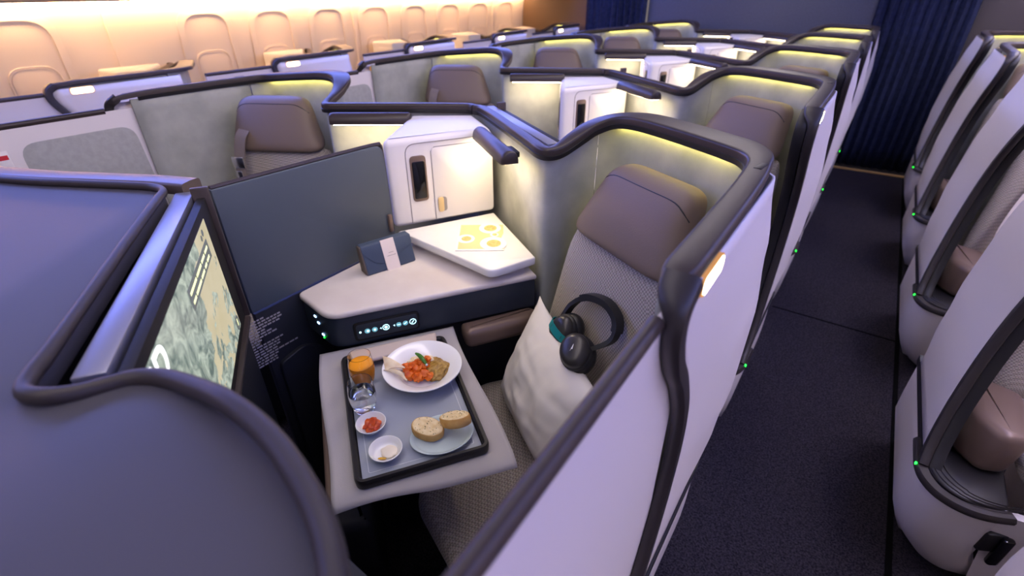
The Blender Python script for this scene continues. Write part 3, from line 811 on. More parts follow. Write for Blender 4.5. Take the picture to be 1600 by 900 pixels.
for s in (.099, .136): mk('arrow', *con_slab([(s - .002, zc), (s + .002, zc - .003), (s + .002, zc + .003)], .006, .0068, 0), 'iconglow', T)
b = mk('button', *cdisc(.1135, zc, .0095, r0=.0078), 'iconglow', T); mk('icon', *cdisc(.1135, zc, .0045), 'iconglow', T)
for s in (.149, .1675):
    mk('button', *cdisc(s, zc, .0074), 'icondim', T)
mk('icon', *con_slab([(.1445, zc - .0008), (.1535, zc - .0008), (.1535, zc + .0008), (.1445, zc + .0008)], .0068, .0074, 0), 'iconglow', T)
mk('icon', *con_slab([(.163, zc - .0020), (.168, zc - .001), (.172, zc + .003), (.172, zc + .0045), (.167, zc + .0008), (.163, zc - .0005)], .0068, .0074, 0), 'iconglow', T)
b = mk('button', *cdisc(.1885, zc, .0095, r0=.0078), 'iconglow', T)
mk('icon', *con_slab([(.1845, zc - .0045), (.188, zc - .003), (.1925, zc + .004), (.191, zc + .0045), (.187, zc), (.1845, zc - .0025)], .006, .0068, 0), 'iconglow', T)
for (t, z, m_) in ((.46, .772, 'portglow'), (.54, .756, 'portglow'), (.62, .722, 'portglow'), (.63, .713, 'green')):
    p = Vector((-1.172, .632, 0)).lerp(Vector((-1.010, .606, 0)), t)
    mk('charging_port', *box((p.x, p.y - .0005, z), (.011 if m_ != 'green' else .004, .004, .0055 if m_ != 'green' else .004), .001, rz=-.16), m_, hero_console)

# ------------------------------------------------------------------ tray table and meal
TA = Vector((.819, -.574, 0)); TB = Vector((.574, .819, 0)); TO = Vector((-.700, .571, 0))
def tp(u, v, z): p = TO + TA * u + TB * v; return (p.x, p.y, z)
def tprism(poly, z0, z1, bev=0, seg=3):
    V, F = prism(poly, z0, z1, bev, seg); return [tp(*v) for v in V], F
ANG = math.atan2(TA.y, TA.x)
T = thing('tray_table', 'fold-out tray table under the grey cloth', 'table', tp(-.02, 0, 0))
mk('table_top', *tprism(rnd_poly([(-.255, -.200), (.205, -.200), (.205, .165), (-.255, .165)], .025, 5), .662, .690, .008), 'bronze', T)
mk('support_arm', *tprism(rnd_poly([(-.25, -.19), (-.10, -.19), (-.10, -.10), (-.25, .10)], .02, 4), .56, .660, .01), 'navydark', T)
mk('support_post', *tprism(rnd_poly([(-.25, -.10), (-.19, -.10), (-.19, .06), (-.25, .06)], .02, 4), .02, .559), 'navydark', T)
# cloth with a draped front edge
V = []; F = []; nu, nv = 44, 40
for j in range(nv + 1):
    for i in range(nu + 1):
        u = -.268 + .512 * i / nu; v = -.192 + .372 * j / nv
        sk = (1 - j / nv)
        u2 = u + .012 * math.sin(v * 9) * (i / nu) - .0 * sk
        z = .7005 + .0008 * noise.noise(Vector((u * 12, v * 12, 0)))
        if u > .207:
            k = (u - .207); z -= 11 * k * k + .004 * math.sin(v * 26 + 1) * k / .04
        if i in (0, 1, nu - 1, nu) or j in (0, 1, nv - 1, nv): z += .0014
        V.append(tp(u2, v + .006 * math.sin(u * 11), z))
for j in range(nv):
    for i in range(nu):
        a = j * (nu + 1) + i; F.append((a, a + 1, a + nu + 2, a + nu + 1))
cl = mk('tablecloth', V, F, 'cloth', None); tag(cl, 'grey linen cloth draped over the fold-out table', 'tablecloth')
sd = cl.modifiers.new('t', 'SOLIDIFY'); sd.thickness = .0016; sd.offset = -1
hem = []
for j in range(nv + 1):
    a = Vector(V[j * (nu + 1) + nu - 2]); hem.append(a + Vector((0, 0, .0008)))
# tray
T = thing('serving_tray', 'black-rimmed meal tray on the grey cloth', 'tray', tp(0, 0, .701))
hu, hv = .205, .134
mk('tray_floor', *tprism(rnd_poly([(-hu, -hv), (hu, -hv), (hu, hv), (-hu, hv)], .016, 5), .7025, .7080, .001), 'black', T)
def rr(a, b, z, r=.016): return [tp(x, y, z) for x, y in rnd_poly([(-a, -b), (a, -b), (a, b), (-a, b)], r, 6)]
mk('rim', *sweep(rr(hu, hv, .714), [(-.006, -.011), (-.007, .006), (-.003, .010), (.003, .010), (.006, .004), (.005, -.011)], closed=True), 'black', T)
mk('tray_mat', *tprism(rnd_poly([(-hu + .009, -hv + .009), (hu - .009, -hv + .009), (hu - .009, hv - .009), (-hu + .009, hv - .009)], .01, 4), .708, .7095, 0), 'mat', T)
mk('border_line', *sweep(rr(hu - .026, hv - .023, .7097, .004), [(-.0007, 0), (-.0007, .0003), (.0007, .0003), (.0007, 0)], closed=True), 'matline', T)
ZT = .7102
# napkin rolled at the back of the tray
V, F = tprism(rnd_poly([(-.205, -.118), (-.150, -.110), (-.157, .108), (-.212, .118)], .008, 3), .7255, .738, .006)
nk = mk('folded_napkin', V, F, 'napkin', None); tag(nk, 'beige folded napkin across the tray end behind the bowl', 'napkin')
# glasses
def glass(c, label, liquid, fill, name):
    T = thing('tumbler', label, 'glass', (*c, ZT))
    out = [(0, 0), (.018, 0), (.0225, .003), (.0275, .018), (.0305, .038), (.0305, .055), (.0285, .074), (.0272, .086)]
    inn = [(.0262, .086), (.0275, .073), (.0295, .055), (.0295, .038), (.0262, .018), (.0205, .0075), (.015, .006), (0, .006)]
    P = catmull([(r, 0, z) for r, z in out], 3); Q = catmull([(r, 0, z) for r, z in inn], 3)
    mk('bowl', *lathe([(max(p.x, 0), p.z) for p in P] + [(max(p.x, 0), p.z) for p in Q], (*c, ZT), 48), 'glass', T, sharp=60)
    liq = [(0, .0056)] + [(p.x + .0004, p.z) for p in reversed(Q) if .0066 < p.z < fill] 
    r_end = liq[-1][0]; liq += [(r_end, fill), (0, fill)]
    mk(name, *lathe(liq, (*c, ZT), 48), liquid, T, sharp=40)
glass((-.836, .556), 'stemless glass of orange juice on the tray', 'juice', .060, 'orange_juice')
glass((-.762, .494), 'stemless glass of water in front of the orange juice', 'water', .055, 'water')
# main bowl
def dish(prof, c, label, name, m='porcelain', sx=1, sy=1, rz=0, cat='plate', seg=56):
    P = catmull([(r, 0, z) for r, z in prof], 4)
    o = mk(name, *lathe([(max(0, p.x), p.z) for p in P], c, seg, sx, sy, rz), m, None, sharp=60, origin=(c[0], c[1], c[2]))
    return tag(o, label, cat)
BC = (-.728, .655, .7105)
dish([(0, 0), (.045, 0), (.050, .003), (.062, .018), (.085, .030), (.097, .036), (.0985, .038), (.097, .0395), (.085, .0345), (.064, .0225), (.054, .0135), (.04, .011), (0, .011)], BC, 'wide white bowl of curry on the tray', 'dinner_bowl', cat='bowl')
def bp(dx, dy, z):      # bowl-local: dx to the picture's right, dy away
    r = Vector((.821, .571)); a = Vector((-.571, .821))
    return (BC[0] + r.x * dx + a.x * dy, BC[1] + r.y * dx + a.y * dy, BC[2] + z)
o = mk('lentil_curry', *blob(bp(.034, .004, .020), (.032, .040, .014), 2, .3, 4, Matrix.Rotation(.6, 3, 'Z'), 2.2), 'lentil'); tag(o, 'brown lentil curry on the right side of the bowl', 'curry', kind='stuff')
o = mk('rice', *blob(bp(-.006, .030, .018), (.040, .022, .016), 5, .25, 4, Matrix.Rotation(.6, 3, 'Z'), 2.2), 'rice'); tag(o, 'spiced rice at the back of the bowl', 'rice', kind='stuff')
k = 0
for dx, dy, z, s in ((-.036, -.008, .028, .012), (-.022, .004, .031, .014), (-.010, -.012, .032, .014), (-.028, -.026, .026, .013), (-.006, -.032, .027, .014), (.010, -.024, .029, .013), (.020, -.030, .026, .011), (-.012, .014, .034, .011), (.004, -.002, .034, .012), (.008, .026, .034, .010), (-.046, .010, .026, .009)):
    o = mk('chicken_piece', *blob(bp(dx, dy, z), (s * 1.05, s * .9, s * .85), 10 + k, .55, 3, Matrix.Rotation(k * 1.3, 3, 'Z'), 1.5), 'tikka'); k += 1
    tag(o, 'orange-glazed chunk of curried chicken in the white bowl', 'chicken', 'curried chicken chunks in the bowl')
ch = thing('green_chilli', 'green chilli lying on top of the curry', 'chilli', bp(-.004, .014, .05))
P = catmull([bp(-.020, .030, .050), bp(-.010, .020, .052), bp(.002, .006, .050), bp(.012, -.006, .043)], 5)
R_ = lambda i, n, q: circ(.0012 + .0042 * math.sin(math.pi * min(1, (.12 + .8 * i / n))), 10)
mk('pod', *sweep(P, R_), 'chili', ch)
mk('cut_end', *blob(P[-1], (.0036,) * 3, 3, .1, 2), 'matline', ch)
def bread_tri(pts, th, label):
    # pts: three bowl-local corners (dx,dy,z)
    V0 = [Vector(bp(*p)) for p in pts]; V = []; F = []; n = 10; idx = {}
    nrm = (V0[1] - V0[0]).cross(V0[2] - V0[0]).normalized()
    if nrm.z < 0: nrm = -nrm
    for sgn in (1, -1):
        for i in range(n + 1):
            for j in range(n + 1 - i):
                a, b = i / n, j / n; c = 1 - a - b
                p = V0[0] * c + V0[1] * a + V0[2] * b
                e = min(1, 6 * min(a + .02, b + .02, c + .02)) ** .5
                d = th * e * (1 + .5 * noise.noise(p * 60)) * sgn * .5 + .006 * math.sin(a * 4)
                idx[(sgn, i, j)] = len(V); V.append(tuple(p + nrm * d))
    for sgn in (1, -1):
        for i in range(n):
            for j in range(n - i):
                f = (idx[(sgn, i, j)], idx[(sgn, i + 1, j)], idx[(sgn, i, j + 1)]); F.append(f)
                if j < n - i - 1: F.append((idx[(sgn, i + 1, j)], idx[(sgn, i + 1, j + 1)], idx[(sgn, i, j + 1)]))
    E = [[(i, 0) for i in range(n + 1)], [(n - j, j) for j in range(n + 1)], [(0, n - j) for j in range(n + 1)]]
    for e in E:
        for p, q in zip(e, e[1:]): F.append((idx[(1, *p)], idx[(1, *q)], idx[(-1, *q)], idx[(-1, *p)]))
    bm = bmesh.new(); vs = [bm.verts.new(v) for v in V]
    for f in F: bm.faces.new([vs[i] for i in f])
    o = mk('flatbread_wedge', *frombm(bm), 'flatbread'); tag(o, label, 'flatbread', 'flatbread wedges at the bowl edge')
bread_tri([(-.103, .024, .046), (-.040, -.004, .034), (-.088, -.020, .036)], .008, 'upper flatbread wedge leaning over the bowl rim')
bread_tri([(-.092, -.022, .040), (-.030, -.044, .030), (-.058, -.020, .032)], .008, 'lower flatbread wedge tucked under the first one')
# little dishes
dd = [(0, 0), (.018, 0), (.022, .003), (.030, .014), (.0325, .0185), (.0335, .0195), (.0318, .0205), (.028, .015), (.020, .006), (0, .005)]
dish(dd, (-.703, .462, ZT), 'small white dish of red relish', 'sauce_dish', cat='dish', seg=40)
o = mk('red_relish', *blob((-.701, .463, ZT + .013), (.017, .018, .010), 31, .5, 4, None, 2), 'salsa'); tag(o, 'mound of red relish in the small white dish', 'relish', kind='stuff')
dish([(r * 1.05, z) for r, z in dd], (-.622, .430, ZT), 'small white dish of pale butter', 'butter_dish', cat='dish', seg=40)
o = mk('butter_spread', *blob((-.618, .435, ZT + .0085), (.018, .017, .006), 41, .2, 3), 'butter'); tag(o, 'pale butter swirl in the nearest small dish', 'butter', kind='stuff')
o = mk('oil_drop', *blob((-.616, .413, ZT + .0090), (.009, .003, .002), 4, .2, 2, Matrix.Rotation(.6, 3, 'Z')), 'oil'); tag(o, 'yellow drop of oil at the butter edge', 'oil', kind='stuff')
# side plate and bread
PC = (-.556, .532, ZT); PR = math.atan2(.819, .50)
dish([(0, 0), (.040, 0), (.046, .003), (.058, .010), (.0615, .0125), (.0605, .0140), (.055, .0110), (.044, .0055), (0, .005)], PC, 'oval pale blue plate under the bread slices', 'bread_plate', 'celadon', 1.14, .90, PR, 'plate')
def bread(c, R, label, seed):
    T = thing('bread_slice', label, 'bread', c, 'herb bread slices on the pale blue plate')
    n = 40; rings = []; th = .021
    def outl(a, k): r = 1 + .10 * math.cos(2 * a + .6) + .05 * noise.noise(Vector((math.cos(a) * 2, math.sin(a) * 2, seed))); return Vector((.034 * r * k * math.cos(a), .027 * r * k * math.sin(a), 0))
    V = []; F = []
    prof = [(.90, -th / 2), (.98, -th / 2 + .002), (1.0, 0), (.98, th / 2 - .002), (.945, th / 2)]
    for k, z in prof:
        for i in range(n): V.append(R @ (outl(2 * math.pi * i / n, k) + Vector((0, 0, z))) + Vector(c))
    for r in range(len(prof) - 1):
        for i in range(n): F.append((r * n + i, r * n + (i + 1) % n, (r + 1) * n + (i + 1) % n, (r + 1) * n + i))
    F.append(tuple(range(n - 1, -1, -1))); F.append(tuple((len(prof) - 1) * n + i for i in range(n)))
    mk('crust', V, F, 'crust', T, sharp=50)
    bm = bmesh.new(); g = 14; V = []; F = []
    for k in range(g + 1):
        for i in range(n):
            kk = k / g * .95
            p = outl(2 * math.pi * i / n, kk); hz = th / 2 + .0012 + .0016 * noise.noise(p * 160 + Vector((seed, 0, 0))) * (1 if k < g else 0)
            V.append(R @ (p + Vector((0, 0, hz if k < g else th / 2 - .001))) + Vector(c))
    for k in range(g):
        for i in range(n): F.append((k * n + i, k * n + (i + 1) % n, (k + 1) * n + (i + 1) % n, (k + 1) * n + i))
    mk('crumb', V, F, 'crumb', T)
    h = Acc(); rg = random.Random(seed)
    for _ in range(26):
        a = rg.random() * 6.28; k = math.sqrt(rg.random()) * .85; p = outl(a, k)
        h.add(box(tuple(R @ (p + Vector((0, 0, th / 2 + .0022))) + Vector(c)), (rg.uniform(.0008, .0026), .0008, .0008), rz=rg.random() * 3))
    ho = mk('herbs', *h.vf(), 'herb', T); ho['kind'] = 'stuff'
def tilt(n): return Vector((0, 0, 1)).rotation_difference(Vector(n)).to_matrix()
bread((-.584, .518, ZT + .0215), tilt((.10, -.06, 1)) @ Matrix.Rotation(.45, 3, 'Z'), 'herb bread slice lying flat on the pale blue plate', 3)
bread((-.540, .560, ZT + .0395), tilt((-.42, .22, 1)) @ Matrix.Rotation(.35, 3, 'Z'), 'herb bread slice propped on top of the flat slice', 8)

# ------------------------------------------------------------------ pouch and menu card on the console
T = thing('amenity_pouch', 'navy wallet pouch with paper band on the console', 'pouch', (-1.07, .885, .808))
A0 = Vector((-1.098, .805, 0)); A1 = Vector((-1.050, .962, 0)); AX = (A1 - A0).normalized(); AN = Vector((AX.y, -AX.x, 0))
PLN = (A1 - A0).length
def po(s, d, h): # s along, d towards viewer, h height (leans back)
    p = A0 + AX * s + AN * (d - h * .22); return (p.x, p.y, .8197 + h * .97)
def pbox(s0, s1, d0, d1, h0, h1, bev):
    V, F = box(((s0 + s1) / 2, (d0 + d1) / 2, (h0 + h1) / 2), (s1 - s0, d1 - d0, h1 - h0), bev, 3)
    V = [po(s, d * (1 - .45 * (h / .088)), h) for s, d, h in V]
    bm = bmesh.new(); vs = [bm.verts.new(v) for v in V]
    for f in F: bm.faces.new([vs[i] for i in f])
    return frombm(bm)
mk('body', *pbox(.004, PLN, -.022, .022, 0, .088, .005), 'pouch', T)
mk('gusset', *pbox(0, .008, -.020, .020, .002, .085, .003), 'pouchside', T)
fl = [(.004, .086), (PLN, .086), (PLN, .060), (PLN * .70, .034), (PLN * .62, .026), (PLN * .30, .026), (PLN * .2, .034), (.004, .068)]
V, F = prism(rnd_poly(fl, [.002, .002, .004, .02, .01, .01, .02, .004], 4), 0, .0022, .0006, 2)
mk('flap', [po(s, .0222 * (1 - .45 * (h / .088)) + d, h) for s, h, d in V], F, 'pouch', T)
V, F = prism([(PLN * .40, -.001), (PLN * .66, -.001), (PLN * .66, .090), (PLN * .40, .090)], 0, .0035, 0)
bd = mk('paper_band', [po(s, .0224 * (1 - .45 * (h / .088)) + d, h) for s, h, d in V], F, 'band', T)
Vt = Acc()
for (s, h, w_) in ((.50, .050, .10), (.46, .041, .17)): Vt.add(([po(PLN * s, .0224 * (1 - .45 * (hh / .088)) + .0038, hh) for hh in (h, h + .0012)] + [po(PLN * (s + w_), .0224 * (1 - .45 * (hh / .088)) + .0038, hh) for hh in (h + .0012, h)], [(0, 1, 2, 3)]))
mk('band_print', *Vt.vf(), 'ink', bd)
# menu card
C0 = Vector((-.905, 1.003, 0)); CU = (Vector((-.785, 1.088, 0)) - C0); CV = (Vector((-1.020, 1.160, 0)) - C0)
T = thing('menu_card', 'printed menu card with food photographs on the pale shelf', 'menu', (*(C0 + CU * .5 + CV * .5).xy, .869))
def mc(s, t, z): p = C0 + CU * s + CV * t; return (p.x, p.y, z)
def mslab(poly, z0, z1):
    V, F = prism(poly, z0, z1); return [mc(*v) for v in V], F
mk('card', *mslab([(0, 0), (1, 0), (1, 1), (0, 1)], .8685, .8705), 'card', T)
pr_ = mk('picture', *mslab([(.04, .05), (1, .05), (.92, .35), (1, .62), (1, .97), (.42, .97), (.04, .97)], .8705, .8709), 'cardbg', T)
def mdisc(s, t, r, z0, z1, n=24): return mslab([(s + r * math.cos(2 * math.pi * k / n), t + r * .86 * math.sin(2 * math.pi * k / n)) for k in range(n)], z0, z1)
for s, t, r, f in ((.70, .83, .26, .16), (.19, .42, .20, .12), (.78, .24, .30, .17), (.80, .57, .10, .06)):
    d = mk('dish_print', *mdisc(s, t, r * .95, .8709, .8711), 'carddish', T)
    mk('food_print', *mdisc(s + .01, t, f * .9, .8711, .8713), 'cardfood', d)

# ------------------------------------------------------------------ pillow and headphones on the seat
def pillow(BL, BR, TL, TR, th, label, m='pillow', seed=1):
    BL, BR, TL, TR = map(Vector, (BL, BR, TL, TR)); n = 36
    nrm = (BR - BL).cross(TL - BL).normalized()
    V = []; F = []
    for side in (1, -1):
        for j in range(n + 1):
            for i in range(n + 1):
                s, t = i / n, j / n; a, b = 2 * s - 1, 2 * t - 1
                # sides pull in between the corners
                a2 = a * (1 - .07 * (1 - b * b)); b2 = b * (1 - .07 * (1 - a * a))
                s2, t2 = (a2 + 1) / 2, (b2 + 1) / 2
                p = BL * (1 - s2) * (1 - t2) + BR * s2 * (1 - t2) + TL * (1 - s2) * t2 + TR * s2 * t2
                h = th * .5 * (max(0, (1 - abs(a) ** 2.4)) * max(0, (1 - abs(b) ** 2.4))) ** .62
                wr = noise.noise(Vector((a * 2.2 + seed, b * 5, .3))) * .006 + noise.noise(Vector((a * 7, b * 3 + seed, 1.3))) * .004
                ed = (1 - a ** 6) * (1 - b ** 6)
                V.append(tuple(p + nrm * (side * h + wr * ed)))
    N = (n + 1) ** 2
    for side in (0, 1):
        for j in range(n):
            for i in range(n):
                q = side * N + j * (n + 1) + i; f = (q, q + 1, q + n + 2, q + n + 1); F.append(f if side == 0 else f[::-1])
    bm = bmesh.new(); vs = [bm.verts.new(v) for v in V]
    for f in F: bm.faces.new([vs[i] for i in f])
    bmesh.ops.remove_doubles(bm, verts=bm.verts, dist=1e-5)
    o = mk('pillow', *frombm(bm), m, None, sharp=70)
    return tag(o, label, 'pillow')
pillow((-.690, .925, .490), (-.400, .715, .492), (-.615, 1.025, .800), (-.30, .80, .735), .13, 'white cotton pillow propped against the woven seat back')
T = thing('headphones', 'black over-ear headphones resting on the white pillow', 'headphones', (-.44, .95, .72))
band = catmull([(-.512, .978, .790), (-.494, .998, .832), (-.453, .998, .868), (-.392, .970, .888), (-.352, .946, .876), (-.339, .928, .850), (-.350, .915, .818), (-.405, .892, .780)], 6)
mk('headband', *sweep(band, [(-.0055, -.010), (-.0055, .010), (.0055, .010), (.0055, -.010)], ref=(-.469, -.883, .1)), 'hpblack', T)
q = band[10:32]
mk('band_pad', *sweep(q, [(-.009, -.012), (-.010, 0), (-.009, .012), (.009, .012), (.010, 0), (.009, -.012)], ref=(-.469, -.883, .1)), 'hpblack', T, sharp=60)
def cup(c, axis, up, lab, teal):
    ax = Vector(axis).normalized(); upv = Vector(up); upv = (upv - ax * upv.dot(ax)).normalized(); rt = upv.cross(ax)
    def rot(V): return [tuple(Vector(c) + (rt * x + upv * y + ax * z) * 1.28) for x, y, z in V]
    V, F = lathe([(0, .034), (.018, .033), (.026, .029), (.030, .022), (.031, .016), (.0305, .014)], (0, 0, 0), 36, 1, 1.18)
    sh = mk('ear_cup', rot(V), F, 'hpgrey', T, sharp=60)
    V, F = lathe([(.0305, .016), (.033, .013), (.0335, .010), (.032, .007), (.031, .006)], (0, 0, 0), 36, 1, 1.18); mk('cup_ring', rot(V), F, 'hpblack', sh)
    V, F = lathe([(.031, .006), (.0345, .002), (.0355, -.006), (.0335, -.014), (.027, -.0165), (.020, -.012), (.018, -.004), (0, -.003)], (0, 0, 0), 36, 1, 1.18)
    mk('ear_pad', rot(V), F, 'hpblack', T, sharp=70)
    V = [(-.004, -.006, .0352), (.0055, .006, .0352), (.0015, -.004, .0352), (-.001, -.003, .0352)]
    V2 = [(x, y, .033) for x, y, z in V]
    mk('logo', rot(V + V2), [(0, 1, 2, 3), (7, 6, 5, 4), (0, 4, 5, 1), (1, 5, 6, 2), (2, 6, 7, 3), (3, 7, 4, 0)], 'hplogo', sh)
    if teal:
        pts = [(-.0375 + .0, 0)]
        pth = [Vector(( .0362 * math.cos(a), 0, .016 + .0195 * math.sin(a))) for a in [math.pi * k / 16 for k in range(17)]]
        pth = [Vector((.0362, 0, -.010))] + pth + [Vector((-.0362, 0, -.010))]
        V, F = sweep(pth, [(-.0085, 0), (-.0085, .0012), (.0085, .0012), (.0085, 0)], ref=(0, 1, 0)) if False else sweep(pth, [(0, -.0085), (.0012, -.0085), (.0012, .0085), (0, .0085)], ref=(0, 1, 0))
        mk('teal_wrap', rot(V), F, 'teal', T)
cup((-.488, .962, .765), (-.36, -.86, .36), (.30, .10, 1), '', True)
cup((-.418, .890, .768), (-.15, -.60, .80), (-.55, .65, .5), '', False)

# right-hand column extras
use(tf_A, True)
def shifted(n): 
    global OFF
    OFF = Vector((0, PITCH * n, 0))
shifted(3); pl2 = pillow((-.64, .84, .50), (-.34, .72, .50), (-.61, .98, .88), (-.31, .86, .86), .11, 'pale crumpled pillow in the suite right of the aisle', 'blanket', 5)
shifted(2)
T = thing('seat_belt', 'grey shoulder belt with chrome buckle in the suite behind the latch suite', 'seat belt', (-.3, .9, .5))
q = catmull([(-.36, .955, .98), (-.33, .88, .86), (-.30, .80, .72), (-.30, .74, .60), (-.36, .70, .50), (-.45, .72, .475)], 5)
mk('webbing', *sweep(q, [(-.022, -.0015), (-.022, .0015), (.022, .0015), (.022, -.0015)], ref=(.5, -.8, .3)), 'blanket', T)
mk('buckle', *lathe([(0, .006), (.012, .006), (.018, .003), (.019, -.003), (.012, -.006), (0, -.006)], (-.36, .945, .985), 24), 'chrome', T)
shifted(1)
T = [o for o in COL.objects if o.get('label', '').endswith(AW[1]) and o.name.startswith('suite_shell')][0]
def bxy(c, s, bev): return box(c, s, bev, rz=math.radians(-28))
mk('latch_plate', *bxy((-.315, .468, .262), (.085, .02, .075), .008), 'black', T)
mk('latch_lever', *bxy((-.328, .457, .242), (.03, .02, .11), .008), 'glassblack', T)
shifted(0)
use(ident, False)

# ------------------------------------------------------------------ setting
def struct(name, VF, m):
    o = mk(name, *VF, m, None); o['kind'] = 'structure'; return o
struct('floor', box((-1.2, 2.4, -.02), (6.0, 8.0, .04)), 'carpet')
struct('trim_1', box((.18, 2.770, .0012), (.60, .007, .0024)), 'seam')
struct('trim_2', box((.470, 2.4, .002), (.018, 7.0, .004)), 'seam')
struct('ceiling', box((-1.2, 2.4, 2.22), (6.0, 8.0, .04)), 'ceiling')
XW = -4.1
# sidewall, gently curved, with lit cove at the top
zsec = [(-4.02, .0), (-4.085, .5), (-4.10, .9), (-4.085, 1.25), (-4.05, 1.49), (-4.075, 1.49), (-4.16, .9), (-4.08, .0)]
V = [(x, y, z) for y in (-1.6, 6.4) for x, z in zsec]; n = len(zsec)
F = [(i, (i + 1) % n, n + (i + 1) % n, n + i) for i in range(n)] + [tuple(range(n)), tuple(range(2 * n - 1, n - 1, -1))]
bm = bmesh.new(); vs = [bm.verts.new(v) for v in V]
for f in F: bm.faces.new([vs[i] for i in f])
struct('wall_left', frombm(bm), 'side')
def xw(z): 
    for (a, za), (b, zb) in zip(zsec[:5], zsec[1:5]):
        if za <= z <= zb: return a + (b - a) * (z - za) / (zb - za)
    return zsec[4][0]
# window pods: raised tall surround with a lowered shade
wi = 0
for y in [-.08, .45, .975, 2.035, 2.555, 3.085, 3.615, 4.145, 4.675, 5.205, 5.735]:
    wi += 1
    def onw(poly, d0, d1, bev):
        V, F = prism(poly, d0, d1, bev, 3)
        V = [(xw(b) + c, y + a, b) for a, b, c in V]
        bm = bmesh.new(); vs = [bm.verts.new(v) for v in V]
        for f in F: bm.faces.new([vs[i] for i in f])
        return frombm(bm)
    o = bpy.data.objects.new(f'window_{wi}', None); COL.objects.link(o); o.location = (XW, y, 1.1); o['kind'] = 'structure'
    # surround as a ring standing proud of the wall
    outer = rnd_poly([(-.215, .72), (.215, .72), (.19, 1.43), (-.19, 1.43)], [.05, .05, .10, .10], 8)
    inner = rnd_poly([(-.165, .76), (.165, .76), (.155, 1.405), (-.155, 1.405)], [.07, .07, .12, .12], 8)
    n = len(outer); V = []
    for pl_, d in ((outer, .0), (outer, .004), (inner, .010), (inner, .001)): V += [(xw(b) + d, y + a, b) for a, b in pl_]
    F = [(k * n + i, k * n + (i + 1) % n, (k + 1) * n + (i + 1) % n, (k + 1) * n + i) for k in range(3) for i in range(n)]
    bm = bmesh.new(); vs = [bm.verts.new(v) for v in V]
    for f in F: bm.faces.new([vs[i] for i in f])
    mk('window_surround', *frombm(bm), 'side', o, sharp=60)
    mk('shade', *onw(rnd_poly([(-.115, .82), (.115, .82), (.115, 1.155), (-.115, 1.155)], .085, 8), -.004, .006, .003), 'shade', o)
    rim = [Vector((xw(b) + .006, y + a, b)) for a, b in rnd_poly([(-.125, .81), (.125, .81), (.125, 1.167), (-.125, 1.167)], .09, 8)]
    mk('shade_rim', *tube(rim, .0035, 6, True), 'side', o)
for k, y in enumerate((.52 + .9, 3.35, 5.45)): struct(f'trim_{3 + k}', box((XW + .04, y, 1.15), (.008, .010, .66)), 'side')
# overhead bin underside
V = [(-4.05, -1.6, 1.505), (-4.05, 6.13, 1.505), (-3.2, 6.13, 1.66), (-3.2, -1.6, 1.66), (-4.05, -1.6, 1.56), (-4.05, 6.13, 1.56), (-3.2, 6.13, 2.19), (-3.2, -1.6, 2.19)]
bm = bmesh.new(); vs = [bm.verts.new(v) for v in V]
for f in [(0, 1, 2, 3), (4, 5, 6, 7), (0, 1, 5, 4), (1, 2, 6, 5), (2, 3, 7, 6), (3, 0, 4, 7)]: bm.faces.new([vs[i] for i in f])
bins = mk('overhead_bins', *frombm(bm), 'bin', None); tag(bins, 'tan underside of the overhead bins along the window wall', 'overhead bin')
for y in (-.5, .6, 1.15, 1.7, 2.8, 3.9, 5.0):
    mk('bin_seam', *box((-3.62, y, 1.582), (.86, .006, .004), R=Matrix.Rotation(-math.atan2(.155, .85), 3, 'Y')), 'bulkbrown', bins)
cv = thing('cove_light', 'warm light strip along the top of the window wall', 'cove light', (-4.01, 2.25, 1.49))
mk('light_strip', *box((-4.012, 2.25, 1.487), (.026, 7.7, .006)), 'cove', cv)
mk('light_shield', *box((-4.006, 2.25, 1.4965), (.050, 7.7, .009)), 'bin', cv)  # shield added to keep the strip's direct light off the bins
use(ident, False)
for i, lb in enumerate(['nearest the left edge', 'second from the left', 'third from the left', 'fourth from the left', 'farthest along the wall']):
    c = thing('window_cabinet', f'pale low cabinet under the windows, {lb}', 'cabinet', (-3.83, 1.42 + PITCH * i, 0))
    mk('body', *prism(rnd_poly([(-3.97, 1.25 + PITCH * i), (-3.70, 1.25 + PITCH * i), (-3.655, 1.40 + PITCH * i), (-3.97, 1.615 + PITCH * i)], .02, 4), .02, 1.135, .015), 'whitec', c)
    mk('door', *box((-3.80, 1.248 + PITCH * i, .98), (.15, .008, .22), .003), 'whitec', c)

# right wall, rear bulkheads
struct('wall_right', box((1.76, 2.4, 1.1), (.04, 8.0, 2.2)), 'side')
struct('wall_back', box((-1.26, 6.03, 1.1), (2.12, .05, 2.2)), 'bulk')
bp_ = mk('bulkhead_panel', *box((-3.58, 6.17, 1.1), (1.00, .05, 2.2)), 'bulkbrown', None); tag(bp_, 'bronze bulkhead panel at the far end of the window wall', 'bulkhead')
bp_ = mk('bulkhead_panel', *box((1.13, 6.08, 1.1), (1.22, .05, 2.2)), 'bulkdark', None); tag(bp_, 'dark bulkhead panel beyond the right-hand suites', 'bulkhead')
def curtain(x0, x1, y, label, n, ph):
    V = []; F = []; nu = 120; nz = 10
    for j in range(nz + 1):
        for i in range(nu + 1):
            s = i / nu; z = .02 + 2.16 * j / nz
            amp = .030 * (.75 + .25 * math.sin(s * 9 + ph))
            a = 2 * math.pi * n * s + .5 * math.sin(s * 13 + ph) + .25 * math.sin(z * 2.2 + s * 5)
            V.append((x0 + (x1 - x0) * s + .008 * math.sin(2 * a), y + amp * math.sin(a), z))
    for j in range(nz):
        for i in range(nu):
            a = j * (nu + 1) + i; F.append((a, a + 1, a + nu + 2, a + nu + 1))
    o = mk('curtain', V, F, 'curtain', None, sharp=80); o.modifiers.new('t', 'SOLIDIFY').thickness = .004
    tag(o, label, 'curtain', 'aisle curtains')
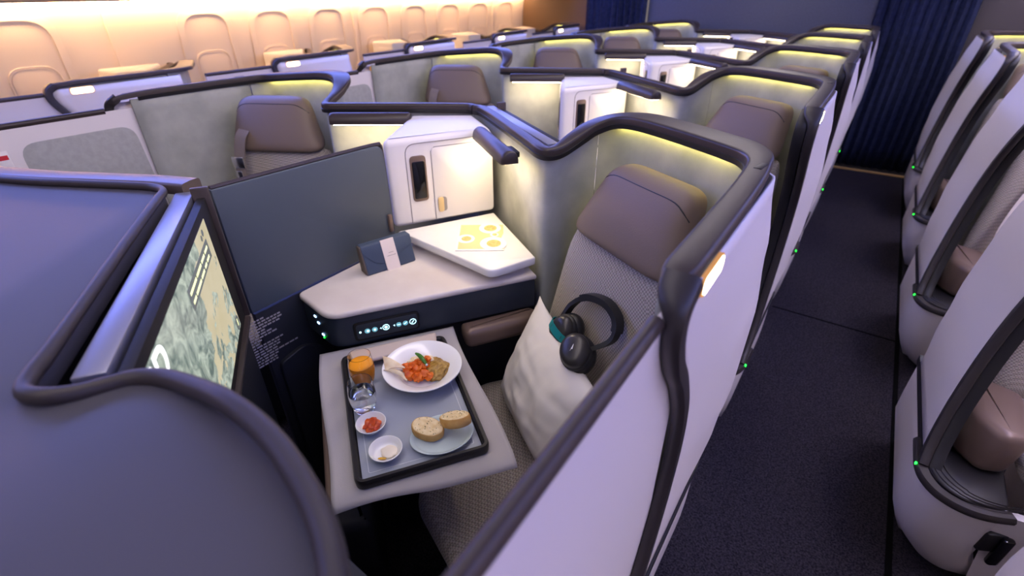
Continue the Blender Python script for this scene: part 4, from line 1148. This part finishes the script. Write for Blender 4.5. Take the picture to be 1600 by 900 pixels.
curtain(-.205, .50, 5.955, 'pleated navy curtain closing the end of the right aisle', 10, 1)
curtain(-3.07, -2.33, 5.955, 'pleated navy curtain closing the end of the left aisle', 10, 2)
o = mk('threshold_strip', *box((.17, 5.87, .004), (.60, .05, .008), .002), 'gold', None); tag(o, 'gold strip on the floor under the right curtain', 'threshold strip')

# ------------------------------------------------------------------ lights (cabin mood lighting, an added middle fill, window cove, lamps)
def light_strip(x, z, w_, tilt, m, label):
    o = mk('ceiling_light', *box((x, 2.1, z), (w_, 7.3, .015), R=Matrix.Rotation(tilt, 3, 'Y')), m, None); tag(o, label, 'ceiling light')
light_strip(-2.98, 2.06, .36, math.radians(-40), 'mood', 'blue mood light strip above the left aisle')
light_strip(.66, 2.06, .36, math.radians(40), 'mood2', 'blue mood light strip above the right aisle')
light_strip(-.75, 2.08, .34, math.radians(46), 'fillmid', 'added pale fill strip along the middle of the ceiling')  # added fill over the tray, tilted away from the right-hand suites
light_strip(.98, 2.16, .22, math.radians(12), 'moodwhite', 'pale mood light strip on the ceiling above the right-hand suites')
w = bpy.data.worlds.new('w'); SC.world = w; w.use_nodes = True
w.node_tree.nodes['Background'].inputs[0].default_value = (.42, .36, .38, 1); w.node_tree.nodes['Background'].inputs[1].default_value = .28

# ------------------------------------------------------------------ camera
cam = bpy.data.cameras.new('camera'); co = bpy.data.objects.new('camera', cam); COL.objects.link(co)
pt, ro, yw = .545413165, -3.86017e-3, -.606937893
h = Vector((math.sin(yw), math.cos(yw), 0)); r = Vector((math.cos(yw), -math.sin(yw), 0)); Z = Vector((0, 0, 1))
Fw = h * math.cos(pt) - Z * math.sin(pt); Up = h * math.sin(pt) + Z * math.cos(pt)
Rt = r * math.cos(ro) + Up * math.sin(ro); Up = -r * math.sin(ro) + Up * math.cos(ro)
mw = Matrix((Rt, Up, -Fw)).transposed().to_4x4(); mw.translation = Vector((0, 0, 1.55))
co.matrix_world = mw
cam.sensor_width = 36; cam.lens = 771.039 / 1600 * 36; cam.clip_start = .02
cam.dof.use_dof = True; cam.dof.focus_distance = 1.12; cam.dof.aperture_fstop = 2.8
SC.camera = co
SC.view_settings.view_transform = 'Standard'; SC.view_settings.look = 'None'; SC.view_settings.gamma = 1; SC.view_settings.use_curve_mapping = False
SC.view_settings.exposure = .8
SC.cycles.use_denoising = True
SC.cycles.max_bounces = 12; SC.cycles.transmission_bounces = 12; SC.cycles.sample_clamp_indirect = 6
